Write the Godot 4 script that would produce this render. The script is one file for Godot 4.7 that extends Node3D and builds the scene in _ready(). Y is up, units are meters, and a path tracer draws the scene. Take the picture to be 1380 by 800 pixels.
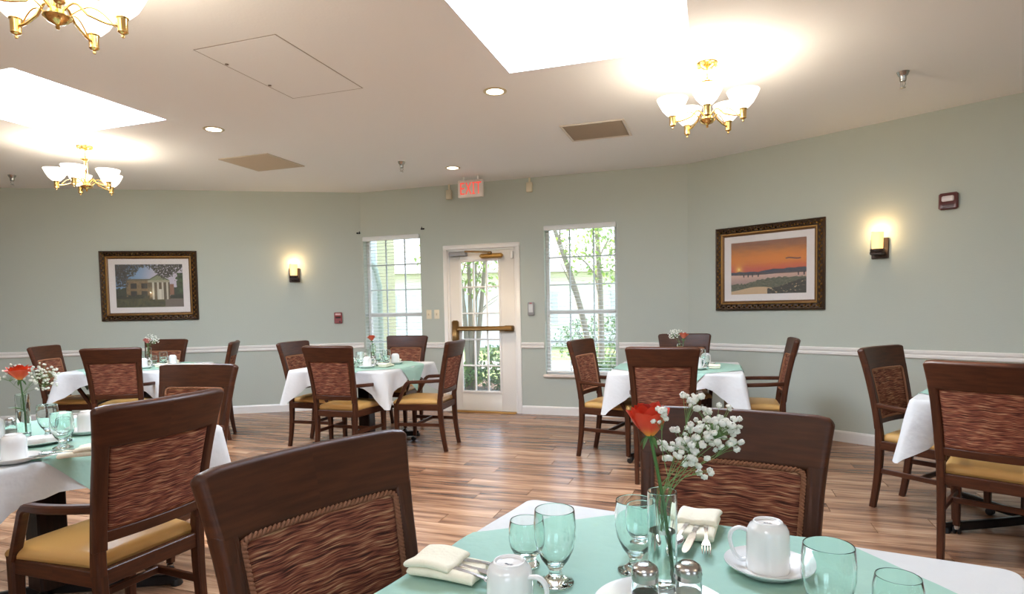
extends Node3D

# ------------------------------------------------------------------ mesh builder
class MB:
	var v := PackedVector3Array()
	var n := PackedVector3Array()
	var uv := PackedVector2Array()
	var ix := PackedInt32Array()

	func vert(p: Vector3, nm: Vector3, t: Vector2 = Vector2.ZERO) -> int:
		v.append(p)
		n.append(nm)
		uv.append(t)
		return v.size() - 1

	func tri(a: Vector3, b: Vector3, c: Vector3) -> void:
		var nm := (b - a).cross(c - a).normalized()
		var k := vert(a, nm, Vector2(0, 0))
		vert(b, nm, Vector2(1, 0))
		vert(c, nm, Vector2(1, 1))
		ix.append_array(PackedInt32Array([k, k + 2, k + 1]))

	func quad(a: Vector3, b: Vector3, c: Vector3, d: Vector3, t0: Vector2 = Vector2(0, 1), t1: Vector2 = Vector2(1, 0)) -> void:
		var nm := (b - a).cross(d - a)
		if nm.length() < 1e-12:
			nm = (c - b).cross(d - b)
		nm = nm.normalized()
		var k := vert(a, nm, t0)
		vert(b, nm, Vector2(t1.x, t0.y))
		vert(c, nm, t1)
		vert(d, nm, Vector2(t0.x, t1.y))
		ix.append_array(PackedInt32Array([k, k + 2, k + 1, k, k + 3, k + 2]))

	func grid(p: Array, wrap_i := false, wrap_j := false, flip := false, us := Vector2(1, 1)) -> void:
		var ni: int = p.size()
		var nj: int = p[0].size()
		var k := v.size()
		for i in ni:
			for j in nj:
				var i0: int = (i - 1 + ni) % ni if wrap_i else maxi(i - 1, 0)
				var i1: int = (i + 1) % ni if wrap_i else mini(i + 1, ni - 1)
				var j0: int = (j - 1 + nj) % nj if wrap_j else maxi(j - 1, 0)
				var j1: int = (j + 1) % nj if wrap_j else mini(j + 1, nj - 1)
				var du: Vector3 = p[i1][j] - p[i0][j]
				var dv: Vector3 = p[i][j1] - p[i][j0]
				var nm: Vector3 = du.cross(dv)
				if nm.length() < 1e-14:
					nm = Vector3.UP
				nm = nm.normalized()
				vert(p[i][j], -nm if flip else nm, Vector2(float(i) / maxf(1.0, ni - (0.0 if wrap_i else 1.0)) * us.x, float(j) / maxf(1.0, nj - 1.0) * us.y))
		for i in (ni if wrap_i else ni - 1):
			for j in (nj if wrap_j else nj - 1):
				var a: int = k + i * nj + j
				var b: int = k + ((i + 1) % ni) * nj + j
				var c: int = k + ((i + 1) % ni) * nj + (j + 1) % nj
				var d: int = k + i * nj + (j + 1) % nj
				if flip:
					ix.append_array(PackedInt32Array([a, b, c, a, c, d]))
				else:
					ix.append_array(PackedInt32Array([a, c, b, a, d, c]))

	# profile: (radius, height) listed so that the outside lies to the right of an upward walk
	func lathe(prof: Array, seg: int, at: Vector3 = Vector3.ZERO, bs: Basis = Basis.IDENTITY, sharp := 0.6) -> void:
		var runs := []
		var run := [prof[0]]
		for k in range(1, prof.size()):
			run.append(prof[k])
			if k < prof.size() - 1:
				var d0: Vector2 = (prof[k] - prof[k - 1]).normalized()
				var d1: Vector2 = (prof[k + 1] - prof[k]).normalized()
				if d0.dot(d1) < sharp:
					runs.append(run)
					run = [prof[k]]
		runs.append(run)
		var total := 0.0
		for r in runs:
			var m: int = r.size()
			var k0 := v.size()
			for i in seg + 1:
				var th := TAU * i / seg
				for j in m:
					var tg: Vector2 = r[mini(j + 1, m - 1)] - r[maxi(j - 1, 0)]
					var nn := Vector2(tg.y, -tg.x).normalized()
					var q: Vector2 = r[j]
					vert(at + bs * Vector3(q.x * cos(th), q.y, q.x * sin(th)), bs * Vector3(nn.x * cos(th), nn.y, nn.x * sin(th)), Vector2(float(i) / seg, q.y))
			for i in seg:
				for j in m - 1:
					var a: int = k0 + i * m + j
					var b: int = k0 + (i + 1) * m + j
					ix.append_array(PackedInt32Array([a, b, b + 1, a, b + 1, a + 1]))

	func sweep(path: Array, sec: Array, right0: Vector3, smooth := false, scales: Array = [], closed := false, us := 1.0) -> void:
		var m: int = path.size()
		var ns: int = sec.size()
		var rows := []
		var length := 0.0
		var lens := []
		for j in m:
			var p0: Vector3 = path[(j - 1 + m) % m] if closed else path[maxi(j - 1, 0)]
			var p1: Vector3 = path[(j + 1) % m] if closed else path[mini(j + 1, m - 1)]
			var t := (p1 - p0).normalized()
			var rt := right0 - t * right0.dot(t)
			if rt.length() < 1e-5:
				rt = Vector3(0.3, 0.8, 0.5) - t * Vector3(0.3, 0.8, 0.5).dot(t)
			rt = rt.normalized()
			var up := t.cross(rt)
			var s := Vector2.ONE
			if scales.size():
				s = scales[j]
			var row := []
			for q in sec:
				row.append(path[j] + rt * (q.x * s.x) + up * (q.y * s.y))
			rows.append(row)
			if j:
				length += (path[j] - path[j - 1]).length()
			lens.append(length)
		var mm: int = m if closed else m - 1
		if smooth:
			var g := []
			for i in ns:
				var col := []
				for j in m:
					col.append(rows[j][i])
				g.append(col)
			grid(g, true, closed, false, Vector2(1, length * us))
		else:
			for i in ns:
				var i2: int = (i + 1) % ns
				var k := v.size()
				for j in m:
					var e: Vector3 = rows[j][i2] - rows[j][i]
					var d: Vector3 = path[(j + 1) % m] - path[j] if closed or j < m - 1 else path[j] - path[j - 1]
					var dd: Vector3 = rows[(j + 1) % m][i] - rows[j][i] if closed or j < m - 1 else rows[j][i] - rows[j - 1][i]
					var db: Vector3 = rows[j][i] - rows[j - 1][i] if j > 0 else dd
					if (dd + db).length() > 1e-9 and dd.length() > 1e-9 and db.length() > 1e-9 and dd.normalized().dot(db.normalized()) > 0.7:
						dd = dd.normalized() + db.normalized()
					var nm := e.cross(dd)
					if nm.length() < 1e-12:
						nm = (rows[j][i] - path[j])
					nm = nm.normalized()
					vert(rows[j][i], nm, Vector2(float(i) / ns, lens[j] * us))
					vert(rows[j][i2], nm, Vector2(float(i + 1) / ns, lens[j] * us))
				for j in mm:
					var a: int = k + 2 * j
					var b: int = k + 2 * ((j + 1) % m)
					ix.append_array(PackedInt32Array([a, b + 1, a + 1, a, b, b + 1]))
		if not closed:
			for e in 2:
				var row: Array = rows[0] if e == 0 else rows[m - 1]
				var c: Vector3 = Vector3.ZERO
				for q in row:
					c += q
				c /= ns
				for i in ns:
					if e == 0:
						tri(c, row[(i + 1) % ns], row[i])
					else:
						tri(c, row[i], row[(i + 1) % ns])

	func tube(path: Array, r: float, seg := 8, taper: Array = []) -> void:
		var sec := []
		for i in seg:
			sec.append(Vector2(cos(TAU * i / seg), sin(TAU * i / seg)) * r)
		var sc := []
		for t in taper:
			sc.append(Vector2(t, t))
		var d: Vector3 = (path[path.size() - 1] - path[0]).normalized()
		var h := Vector3(1, 0, 0) if absf(d.x) < 0.6 else Vector3(0, 0, 1)
		if absf(d.y) < 0.4 and absf(d.x) < 0.85 and absf(d.z) < 0.85:
			h = Vector3(0, 1, 0)
		sweep(path, sec, h, true, sc)

	# chamfered box; c is the centre
	func box(c: Vector3, size: Vector3, bev := 0.0, bs: Basis = Basis.IDENTITY) -> void:
		var b := minf(bev, minf(size.x, minf(size.y, size.z)) * 0.45)
		var sec := []
		var hx := size.x / 2
		var hz := size.z / 2
		if b <= 0.0:
			sec = [Vector2(-hx, -hz), Vector2(hx, -hz), Vector2(hx, hz), Vector2(-hx, hz)]
		else:
			sec = [Vector2(-hx + b, -hz), Vector2(hx - b, -hz), Vector2(hx, -hz + b), Vector2(hx, hz - b), Vector2(hx - b, hz), Vector2(-hx + b, hz), Vector2(-hx, hz - b), Vector2(-hx, -hz + b)]
		var up := bs.y.normalized()
		var hy := size.y / 2
		var s0 := Vector2((hx - b) / hx, (hz - b) / hz)
		if b <= 0.0:
			sweep([c - up * hy, c + up * hy], sec, bs.x)
		else:
			sweep([c - up * hy, c - up * (hy - b), c + up * (hy - b), c + up * hy], sec, bs.x, false, [s0, Vector2.ONE, Vector2.ONE, s0])

	func bar(a: Vector3, b: Vector3, w: float, h: float, right: Vector3, bev := 0.003) -> void:
		sweep([a, b], MB.rect(w, h, bev), right)

	static func rect(w: float, h: float, b: float) -> Array:
		var x := w / 2
		var y := h / 2
		if b <= 0:
			return [Vector2(-x, -y), Vector2(x, -y), Vector2(x, y), Vector2(-x, y)]
		return [Vector2(-x + b, -y), Vector2(x - b, -y), Vector2(x, -y + b), Vector2(x, y - b), Vector2(x - b, y), Vector2(-x + b, y), Vector2(-x, y - b), Vector2(-x, -y + b)]

	# closed cushion-like slab over a curved middle sheet f(u, v), u and v in 0..1
	func pillow(f: Callable, half: float, w: float, h: float, r: float, nu: int, nv: int, us := Vector2(1, 1), back := true) -> void:
		var lu := MB.spaced(w, r, nu)
		var lv := MB.spaced(h, r, nv)
		for side in ([1.0, -1.0] if back else [1.0]):
			var g := []
			for u in lu:
				var col := []
				for t in lv:
					var e := 0.004
					var p: Vector3 = f.call(u, t)
					var du: Vector3 = f.call(minf(u + e, 1), t) - f.call(maxf(u - e, 0), t)
					var dv: Vector3 = f.call(u, minf(t + e, 1)) - f.call(u, maxf(t - e, 0))
					var nm := du.cross(dv).normalized()
					var d := minf(minf(u, 1 - u) * w, minf(t, 1 - t) * h)
					var k := 1.0 if d >= r else sqrt(maxf(0.0, 1 - pow(1 - d / r, 2)))
					col.append(p + nm * (half * k * side))
				g.append(col)
			var k0 := v.size()
			grid(g, false, false, side < 0)
			for i in lu.size():
				for j in lv.size():
					uv[k0 + i * lv.size() + j] = Vector2(lu[i] * us.x, (1 - lv[j]) * us.y)

	static func spaced(w: float, r: float, m: int) -> Array:
		var e := minf(r / w, 0.49)
		var l := [0.0, e * 0.04, e * 0.15, e * 0.35, e * 0.65]
		for i in m + 1:
			l.append(lerpf(e, 1 - e, float(i) / m))
		for q in [0.65, 0.35, 0.15, 0.04, 0.0]:
			l.append(1 - e * q)
		return l

	func mesh() -> ArrayMesh:
		var a := []
		a.resize(Mesh.ARRAY_MAX)
		a[Mesh.ARRAY_VERTEX] = v
		a[Mesh.ARRAY_NORMAL] = n
		a[Mesh.ARRAY_TEX_UV] = uv
		a[Mesh.ARRAY_INDEX] = ix
		var m := ArrayMesh.new()
		m.add_surface_from_arrays(Mesh.PRIMITIVE_TRIANGLES, a)
		return m


# ------------------------------------------------------------------ helpers
var M := {}
var names := {}
var rng := RandomNumberGenerator.new()

const CAMERA_HEIGHT := 1.2986
const CEIL := 2.85
const TABLE := 0.757
var A := Vector2(-1.9726, -8.1819)
var dM := Vector2(cos(0.3185), sin(0.3185))
var dL := Vector2(cos(-0.1757), sin(-0.1757))
var dR := Vector2(cos(0.8452), sin(0.8452))
var B := A + dM * 4.1575
var nM := Vector2(-dM.y, dM.x)      # into the room
var nL := Vector2(-dL.y, dL.x)
var nR := Vector2(-dR.y, dR.x)

func numbered(called: String) -> String:
	if not names.has(called):
		names[called] = 0
		return called
	names[called] += 1
	return "%s_%03d" % [called, names[called]]

func thing(called: String, label: String, category: String, at := Vector3.ZERO, turn := 0.0, group := "") -> Node3D:
	var o := Node3D.new()
	o.name = numbered(called)
	add_child(o)
	o.position = at
	o.rotation.y = turn
	o.set_meta("label", label)
	o.set_meta("category", category)
	if group:
		o.set_meta("group", group)
	return o

func part(parent: Node, called: String, m: Mesh, mat: Material, at := Vector3.ZERO, turn := 0.0) -> MeshInstance3D:
	var o := MeshInstance3D.new()
	o.name = called
	o.mesh = m
	o.material_override = mat
	o.position = at
	o.rotation.y = turn
	parent.add_child(o, true)
	return o

func single(called: String, label: String, category: String, m: Mesh, mat: Material, at := Vector3.ZERO, turn := 0.0, group := "") -> MeshInstance3D:
	var o := MeshInstance3D.new()
	o.name = numbered(called)
	o.mesh = m
	o.material_override = mat
	o.position = at
	o.rotation.y = turn
	add_child(o)
	o.set_meta("label", label)
	o.set_meta("category", category)
	if group:
		o.set_meta("group", group)
	return o

func struct(called: String, m: Mesh, mat: Material, label: String, category: String) -> MeshInstance3D:
	var o := single(called, label, category, m, mat)
	o.set_meta("kind", "structure")
	return o

func copy(o: Node3D, called: String, label: String, at: Vector3, turn: float, group := "") -> Node3D:
	var c: Node3D = o.duplicate()
	c.name = numbered(called)
	add_child(c)
	c.position = at
	c.rotation.y = turn
	c.set_meta("label", label)
	if group:
		c.set_meta("group", group)
	return c

func mat(c: Color, rough := 0.6, metal := 0.0) -> StandardMaterial3D:
	var m := StandardMaterial3D.new()
	m.albedo_color = c
	m.roughness = rough
	m.metallic = metal
	return m

func c8(r: int, g: int, b: int) -> Color:
	return Color(r / 255.0, g / 255.0, b / 255.0)

func noise(sd: int, freq: float, oct := 3) -> FastNoiseLite:
	var f := FastNoiseLite.new()
	f.seed = sd
	f.frequency = freq
	f.fractal_octaves = oct
	return f

func bump(m: StandardMaterial3D, sd: int, freq: float, scale: float, tile: float) -> void:
	var t := NoiseTexture2D.new()
	t.width = 256
	t.height = 256
	t.seamless = true
	t.noise = noise(sd, freq)
	m.heightmap_enabled = true
	m.heightmap_texture = t
	m.heightmap_scale = scale
	m.uv1_triplanar = true
	m.uv1_scale = Vector3.ONE * tile

func w3(p: Vector2, y: float) -> Vector3:
	return Vector3(p.x, y, p.y)

func on_m(s: float, y: float, off := 0.0) -> Vector3:
	return w3(A + dM * s + nM * off, y)
func on_l(s: float, y: float, off := 0.0) -> Vector3:
	return w3(A - dL * s + nL * off, y)
func on_r(s: float, y: float, off := 0.0) -> Vector3:
	return w3(B + dR * s + nR * off, y)
# turn so that a thing's +z looks out of the wall into the room and its +x runs along the wall to the right
func turn_of(nrm: Vector2) -> float:
	return atan2(nrm.x, nrm.y)


func _ready() -> void:
	rng.seed = 7
	setup_camera_and_light()
	make_materials()
	build_shell()
	build_floor()
	build_openings()
	build_tables_and_chairs()
	build_lights()
	build_wall_things()
	build_table_settings()
	build_outside()


# ------------------------------------------------------------------ camera, sky, sun
func setup_camera_and_light() -> void:
	var cam := Camera3D.new()
	cam.name = "camera"
	add_child(cam)
	cam.position = Vector3(0, CAMERA_HEIGHT, 0)
	cam.basis = Basis(Vector3.RIGHT, -0.0486) * Basis(Vector3.BACK, -0.0188)
	cam.projection = Camera3D.PROJECTION_FRUSTUM
	cam.near = 0.05
	cam.far = 200.0
	cam.size = 0.05 * 800.0 / 828.38
	cam.frustum_offset = Vector2(0, 0.05 * 54.98 / 828.38)
	cam.current = true

	var env := Environment.new()
	env.background_mode = Environment.BG_SKY
	var sm := ProceduralSkyMaterial.new()
	sm.sky_top_color = c8(190, 214, 245)
	sm.sky_horizon_color = c8(240, 245, 250)
	sm.ground_bottom_color = c8(150, 150, 140)
	sm.ground_horizon_color = c8(225, 228, 225)
	sm.sky_energy_multiplier = 1.8
	sm.ground_energy_multiplier = 1.3
	var sky := Sky.new()
	sky.sky_material = sm
	env.sky = sky
	env.tonemap_mode = Environment.TONE_MAPPER_LINEAR
	env.tonemap_exposure = 1.28
	env.sdfgi_enabled = true
	env.ssao_enabled = true
	env.ssil_enabled = true
	var we := WorldEnvironment.new()
	we.name = "environment"
	we.environment = env
	add_child(we)

	var sun := DirectionalLight3D.new()
	sun.name = "sun"
	add_child(sun)
	sun.look_at_from_position(Vector3.ZERO, Vector3(0.65, -1.0, 0.42), Vector3.UP)
	sun.light_color = c8(255, 246, 232)
	sun.light_energy = 5.0
	sun.light_angular_distance = 0.6
	sun.shadow_enabled = true

	# fill light at the unseen windows added behind the camera
	for h in added_south_windows():
		var a := AreaLight3D.new()
		a.name = "added_window_fill"
		add_child(a, true)
		a.position = Vector3(6.62 - (h[0] + h[1]) / 2, 1.6, 3.19)
		a.area_size = Vector2(1.8, 1.3)
		a.light_color = c8(208, 229, 255)
		a.light_energy = SOUTH_FILL
		a.light_size = 0.5
		a.shadow_enabled = true

	# daylight of two skylights in view and two added behind the camera
	var nth := 0
	for c in skylight_centres():
		var a := AreaLight3D.new()
		a.name = "skylight_daylight"
		add_child(a, true)
		a.position = w3(c, CEIL + 0.10)
		a.basis = Basis(Vector3.UP, -0.3185) * Basis(Vector3.RIGHT, -PI / 2)
		a.area_size = Vector2(1.12, 1.12)
		a.light_color = c8(208, 229, 255)
		a.light_energy = SKYLIGHT if nth < 2 else SKYLIGHT * 0.12
		nth += 1
		a.light_size = 0.5
		a.shadow_enabled = true

const SOUTH_FILL := 1.3
const SKYLIGHT := 8.2
const CHANDELIER := 0.09

func skylight_centres() -> Array:
	var one := (Vector2(0.004, -4.117) + Vector2(1.128, -3.83)) / 2 + nM * 0.575
	var two := (Vector2(-2.72, -5.0) + Vector2(-3.83, -5.345)) / 2 + nM * 0.57
	return [one, two, one + nM * 4.4 + dM * 0.3, two + nM * 4.4 + dM * 0.9]  # last two are out of view, added for soft top light


# ------------------------------------------------------------------ materials
func make_materials() -> void:
	var wall := mat(c8(188, 194, 183), 0.75)
	bump(wall, 3, 0.06, 0.05, 3.0)
	M.wall = wall
	var ceil := mat(c8(248, 247, 246), 0.85)
	bump(ceil, 5, 0.05, 0.04, 3.0)
	M.ceiling = ceil
	M.trim = mat(c8(238, 234, 228), 0.35)
	M.door = mat(c8(232, 226, 216), 0.4)
	M.blind = mat(c8(236, 238, 236), 0.5)
	M.sill = mat(c8(222, 208, 196), 0.4)
	M.wood = wood_material(c8(58, 30, 16), c8(82, 44, 24), 21)
	M.wood_h = wood_material(c8(58, 30, 16), c8(82, 44, 24), 23, true)
	M.dark_wood = wood_material(c8(34, 20, 15), c8(56, 33, 24), 22)
	M.fabric = fabric_material()
	var pipe := mat(c8(160, 108, 78), 0.85)
	bump(pipe, 9, 0.2, 0.15, 40.0)
	M.piping = pipe
	var vin := mat(c8(196, 152, 88), 0.38)
	bump(vin, 10, 0.12, 0.02, 12.0)
	M.vinyl = vin
	var cl := mat(c8(214, 214, 212), 0.85)
	bump(cl, 11, 0.03, 0.2, 2.2)
	cl.backlight_enabled = true
	cl.backlight = Color(0.25, 0.24, 0.22)
	M.cloth = cl
	var gr := mat(c8(160, 196, 180), 0.82)
	bump(gr, 12, 0.03, 0.2, 2.2)
	M.green = gr
	var nap := mat(c8(240, 234, 212), 0.85)
	bump(nap, 13, 0.05, 0.12, 6.0)
	M.napkin = nap
	var china := mat(c8(240, 240, 238), 0.16)
	china.clearcoat_enabled = true
	china.clearcoat = 0.6
	china.clearcoat_roughness = 0.08
	M.china = china
	M.steel = mat(c8(205, 205, 205), 0.16, 1.0)
	M.chrome = mat(c8(190, 188, 184), 0.22, 1.0)
	M.brass = mat(c8(236, 200, 128), 0.18, 1.0)
	M.bronze = mat(c8(128, 98, 58), 0.38, 0.85)
	M.gold_closer = mat(c8(196, 152, 84), 0.35, 0.8)
	M.black = mat(c8(22, 20, 20), 0.4)
	M.black_metal = mat(c8(26, 24, 24), 0.3, 0.4)
	M.iron = mat(c8(62, 46, 38), 0.42, 0.4)
	var glass := StandardMaterial3D.new()
	glass.albedo_color = Color(0.97, 1.0, 0.99, 0.0)
	glass.roughness = 0.0
	glass.refraction_enabled = true
	glass.refraction_scale = 0.05
	glass.transparency = BaseMaterial3D.TRANSPARENCY_ALPHA
	M.glass = glass
	var water: StandardMaterial3D = glass.duplicate()
	water.albedo_color = Color(0.98, 1.0, 0.99, 0.0)
	water.refraction_scale = 0.033
	M.water = water
	var pane := StandardMaterial3D.new()
	pane.albedo_color = Color(0.75, 0.82, 0.8, 0.1)
	pane.roughness = 0.02
	pane.transparency = BaseMaterial3D.TRANSPARENCY_ALPHA
	pane.metallic_specular = 0.5
	M.pane = pane
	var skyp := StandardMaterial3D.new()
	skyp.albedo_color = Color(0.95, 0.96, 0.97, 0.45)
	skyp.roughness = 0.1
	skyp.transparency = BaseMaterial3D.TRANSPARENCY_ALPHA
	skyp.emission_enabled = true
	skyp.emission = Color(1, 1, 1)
	skyp.emission_energy_multiplier = 3.0  # glow put into the pane in place of the bright sky above
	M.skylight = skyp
	M.shade = mat(c8(250, 246, 236), 0.4)
	M.shade.emission_enabled = true
	M.shade.emission = c8(255, 244, 224)
	M.shade.emission_energy_multiplier = 2.6
	M.candle = mat(c8(250, 236, 205), 0.5)
	M.candle.emission_enabled = true
	M.candle.emission = c8(255, 200, 116)
	M.candle.emission_energy_multiplier = 0.9
	M.bulb = mat(c8(255, 250, 240), 0.4)
	M.bulb.emission_enabled = true
	M.bulb.emission = c8(255, 238, 210)
	M.bulb.emission_energy_multiplier = 5.0
	M.plastic = mat(c8(226, 214, 186), 0.4)
	M.grey_plastic = mat(c8(150, 150, 152), 0.4)
	M.red_plastic = mat(c8(140, 58, 58), 0.35)
	M.maroon = mat(c8(96, 48, 48), 0.3)
	M.leaf = mat(c8(58, 110, 44), 0.5)
	M.leaf.backlight_enabled = true
	M.leaf.backlight = Color(0.4, 0.5, 0.2)
	M.stem = mat(c8(70, 110, 52), 0.6)
	M.blossom = mat(c8(246, 246, 238), 0.8)
	M.blossom.backlight_enabled = true
	M.blossom.backlight = Color(0.6, 0.6, 0.55)

func wood_material(dark: Color, light: Color, sd: int, across := false) -> StandardMaterial3D:
	var im := Image.create(256, 256, false, Image.FORMAT_RGB8)
	var f := noise(sd, 0.02, 4)
	for y in 256:
		for x in 256:
			var t := clampf(0.5 + 0.9 * f.get_noise_2d(x * 4.0, y * 0.35) + 0.25 * f.get_noise_2d(x * 17.0, y * 1.2 + 400), 0, 1)
			im.set_pixel(x, y, dark.lerp(light, t))
	if across:
		im.rotate_90(CLOCKWISE)
	var m := StandardMaterial3D.new()
	m.albedo_texture = ImageTexture.create_from_image(im)
	m.roughness = 0.44
	m.metallic_specular = 0.36
	m.clearcoat_enabled = true
	m.clearcoat = 0.08
	m.clearcoat_roughness = 0.25
	m.uv1_triplanar = true
	m.uv1_scale = Vector3(2.4, 2.4, 2.4)
	return m

# rust, brown and tan stripes woven in short waves
func fabric_material() -> StandardMaterial3D:
	var w := 640
	var im := Image.create(w, w, false, Image.FORMAT_RGB8)
	var hm := Image.create(w, w, false, Image.FORMAT_RGB8)
	var f := noise(31, 0.01, 3)
	var fine := noise(32, 0.25, 2)
	var cols := [c8(58, 36, 30), c8(92, 52, 42), c8(122, 68, 52), c8(138, 86, 64), c8(158, 112, 84), c8(190, 152, 116)]
	for y in w:
		for x in w:
			var fx := float(x) / w
			var fy := float(y) / w
			var row := fy * 13.0
			var wave := 0.05 * sin(TAU * fx * 4.0) + 0.02 * f.get_noise_2d(x * 1.0, y * 2.0)
			var yy := (row + wave) * w / 13.0
			var st := fine.get_noise_2d(x * 0.040, yy * 0.9)
			var s2 := fine.get_noise_2d(x * 0.022 + 900, yy * 0.42)
			var k := clampf(0.48 + 0.62 * s2 + 0.42 * st - 0.16 * pow(0.5 + 0.5 * cos(TAU * (row + wave)), 6.0), 0.0, 0.999) * 5.0
			var i := int(k)
			var c: Color = cols[i].lerp(cols[i + 1], k - i)
			c = c.lightened(clampf(f.get_noise_2d(x * 60.0, y * 20.0), 0, 1) * 0.12)
			im.set_pixel(x, y, c)
			var hh := clampf(0.5 - 0.35 * cos(TAU * (row + wave)) + 0.3 * st, 0, 1)
			hm.set_pixel(x, y, Color(hh, hh, hh))
	var m := StandardMaterial3D.new()
	m.albedo_texture = ImageTexture.create_from_image(im)
	m.heightmap_enabled = true
	m.heightmap_texture = ImageTexture.create_from_image(hm)
	m.heightmap_scale = 0.12
	m.roughness = 0.9
	m.metallic_specular = 0.25
	return m


# ------------------------------------------------------------------ room shell
func room_polygon() -> Array:
	return [A - dL * 6.4, A, B, B + dR * 7.0, Vector2(6.62, 3.2), Vector2(-8.27, 3.2)]

func wall_boxes(m: MB, p: Vector2, d: Vector2, nrm: Vector2, s0: float, s1: float, holes: Array, thick := 0.16) -> void:
	# holes: [s0, s1, y0, y1], sorted along s, not overlapping
	var cells := []
	var s := s0
	for h in holes:
		cells.append([s, h[0], 0.0, CEIL])
		if h[2] > 0:
			cells.append([h[0], h[1], 0.0, h[2]])
		cells.append([h[0], h[1], h[3], CEIL])
		s = h[1]
	cells.append([s, s1, 0.0, CEIL])
	for c in cells:
		var mid: Vector2 = p + d * ((c[0] + c[1]) / 2) - nrm * (thick / 2)
		m.box(w3(mid, (c[2] + c[3]) / 2), Vector3(c[1] - c[0], c[3] - c[2], thick), 0.0, Basis(Vector3(d.x, 0, d.y), Vector3.UP, Vector3(-nrm.x, 0, -nrm.y)))

const WIN_L := [0.03, 0.86, 0.49, 2.265]
const WIN_R := [2.50, 3.37, 0.49, 2.265]
const DOOR := [1.235, 2.145, 0.0, 2.04]

func build_shell() -> void:
	var m := MB.new()
	wall_boxes(m, A, dM, nM, 0.0, 4.1575, [WIN_L, DOOR, WIN_R])
	struct("wall_back", m.mesh(), M.wall, "sage green wall with the glazed exit door between two windows", "wall")
	m = MB.new()
	wall_boxes(m, A, -dL, nL, -0.03, 6.4, [])
	struct("wall_left", m.mesh(), M.wall, "sage green wall carrying the framed mansion picture", "wall")
	m = MB.new()
	wall_boxes(m, B, dR, nR, -0.03, 7.0, [])
	struct("wall_right", m.mesh(), M.wall, "sage green wall carrying the framed sunset picture", "wall")
	var P := room_polygon()
	for k in [3, 4, 5]:
		var p: Vector2 = P[k]
		var q: Vector2 = P[(k + 1) % 6]
		var d := (q - p).normalized()
		m = MB.new()
		wall_boxes(m, p, d, Vector2(-d.y, d.x), 0.0, (q - p).length(), added_south_windows() if k == 4 else [])
		struct(["wall_east", "wall_south", "wall_west"][k - 3], m.mesh(), M.wall, ["plain sage green wall beyond the sunset wall", "plain sage green wall facing the exit door", "plain sage green wall beyond the mansion picture wall"][k - 3], "wall")
	# ceiling slab with skylight wells, in the frame of the back wall; it runs out over the walls as unseen eaves, added to block the sun
	var sx := [-9.5, 9.5]
	var sz := [-1.0, 13.5]
	var holes := []
	for c in skylight_centres():
		var r: Vector2 = c - A
		holes.append([r.dot(dM) - 0.575, r.dot(dM) + 0.575, r.dot(nM) - 0.57, r.dot(nM) + 0.57])
	for q in vent_list():
		var r: Vector2 = q[0] - A
		holes.append([r.dot(dM) - q[1] / 2 + 0.02, r.dot(dM) + q[1] / 2 - 0.02, r.dot(nM) - q[2] / 2 + 0.02, r.dot(nM) + q[2] / 2 - 0.02])
	var cutx := [-9.5, 11.5]
	var cutz := [-1.0, 13.5]
	for h in holes:
		cutx.append_array([h[0], h[1]])
		cutz.append_array([h[2], h[3]])
	cutx.sort()
	cutz.sort()
	m = MB.new()
	var bs := Basis(Vector3(dM.x, 0, dM.y), Vector3.UP, Vector3(nM.x, 0, nM.y))
	for i in cutx.size() - 1:
		for j in cutz.size() - 1:
			var cx: float = (cutx[i] + cutx[i + 1]) / 2
			var cz: float = (cutz[j] + cutz[j + 1]) / 2
			if cutx[i + 1] - cutx[i] < 0.001 or cutz[j + 1] - cutz[j] < 0.001:
				continue
			var open := false
			for h in holes:
				if cx > h[0] and cx < h[1] and cz > h[2] and cz < h[3]:
					open = true
			if not open:
				m.box(w3(A + dM * cx + nM * cz, CEIL + 0.12), Vector3(cutx[i + 1] - cutx[i], 0.24, cutz[j + 1] - cutz[j]), 0.0, bs)
	struct("ceiling", m.mesh(), M.ceiling, "flat off white ceiling with square skylights", "ceiling")
	# skylights
	var k := 0
	for c in skylight_centres():
		m = MB.new()
		for s in [-1, 1]:
			m.bar(w3(c + dM * 0.6 * s - nM * 0.62, CEIL + 0.26), w3(c + dM * 0.6 * s + nM * 0.62, CEIL + 0.26), 0.06, 0.05, Vector3.UP)
			m.bar(w3(c + nM * 0.6 * s - dM * 0.62, CEIL + 0.26), w3(c + nM * 0.6 * s + dM * 0.62, CEIL + 0.26), 0.06, 0.05, Vector3.UP)
		var t := thing("skylight", ["square glowing skylight between the ceiling hatch and the sunset side chandelier", "square glowing skylight above the chandelier by the mansion picture", "added unseen square skylight over the south side of the room", "added unseen square skylight over the west side of the room"][k], "skylight", Vector3.ZERO)
		t.set_meta("kind", "structure")
		part(t, "frame", m.mesh(), M.trim)
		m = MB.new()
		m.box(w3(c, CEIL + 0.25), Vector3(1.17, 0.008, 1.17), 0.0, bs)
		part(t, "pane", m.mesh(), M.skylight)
		k += 1
	# chair rail and baseboard
	rail("trim_1", A, -dL, nL, 0.0, 6.4, "white chair rail on the mansion picture wall")
	rail("trim_2", B, dR, nR, 0.0, 7.0, "white chair rail on the sunset picture wall")
	rail("trim_3", A, dM, nM, 0.90, 1.185, "short white chair rail between the left window and the exit door")
	rail("trim_4", A, dM, nM, 2.20, 2.485, "short white chair rail between the exit door and the right window")
	rail("trim_5", A, dM, nM, 3.385, 4.1575, "white chair rail right of the window by the sunset wall")
	base("baseboard_left", A, -dL, nL, 0.0, 6.4, "white baseboard below the mansion picture")
	base("baseboard_right", B, dR, nR, 0.0, 7.0, "white baseboard below the sunset picture")
	base("baseboard_back", A, dM, nM, 0.0, 1.185, "white baseboard left of the exit door")
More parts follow.
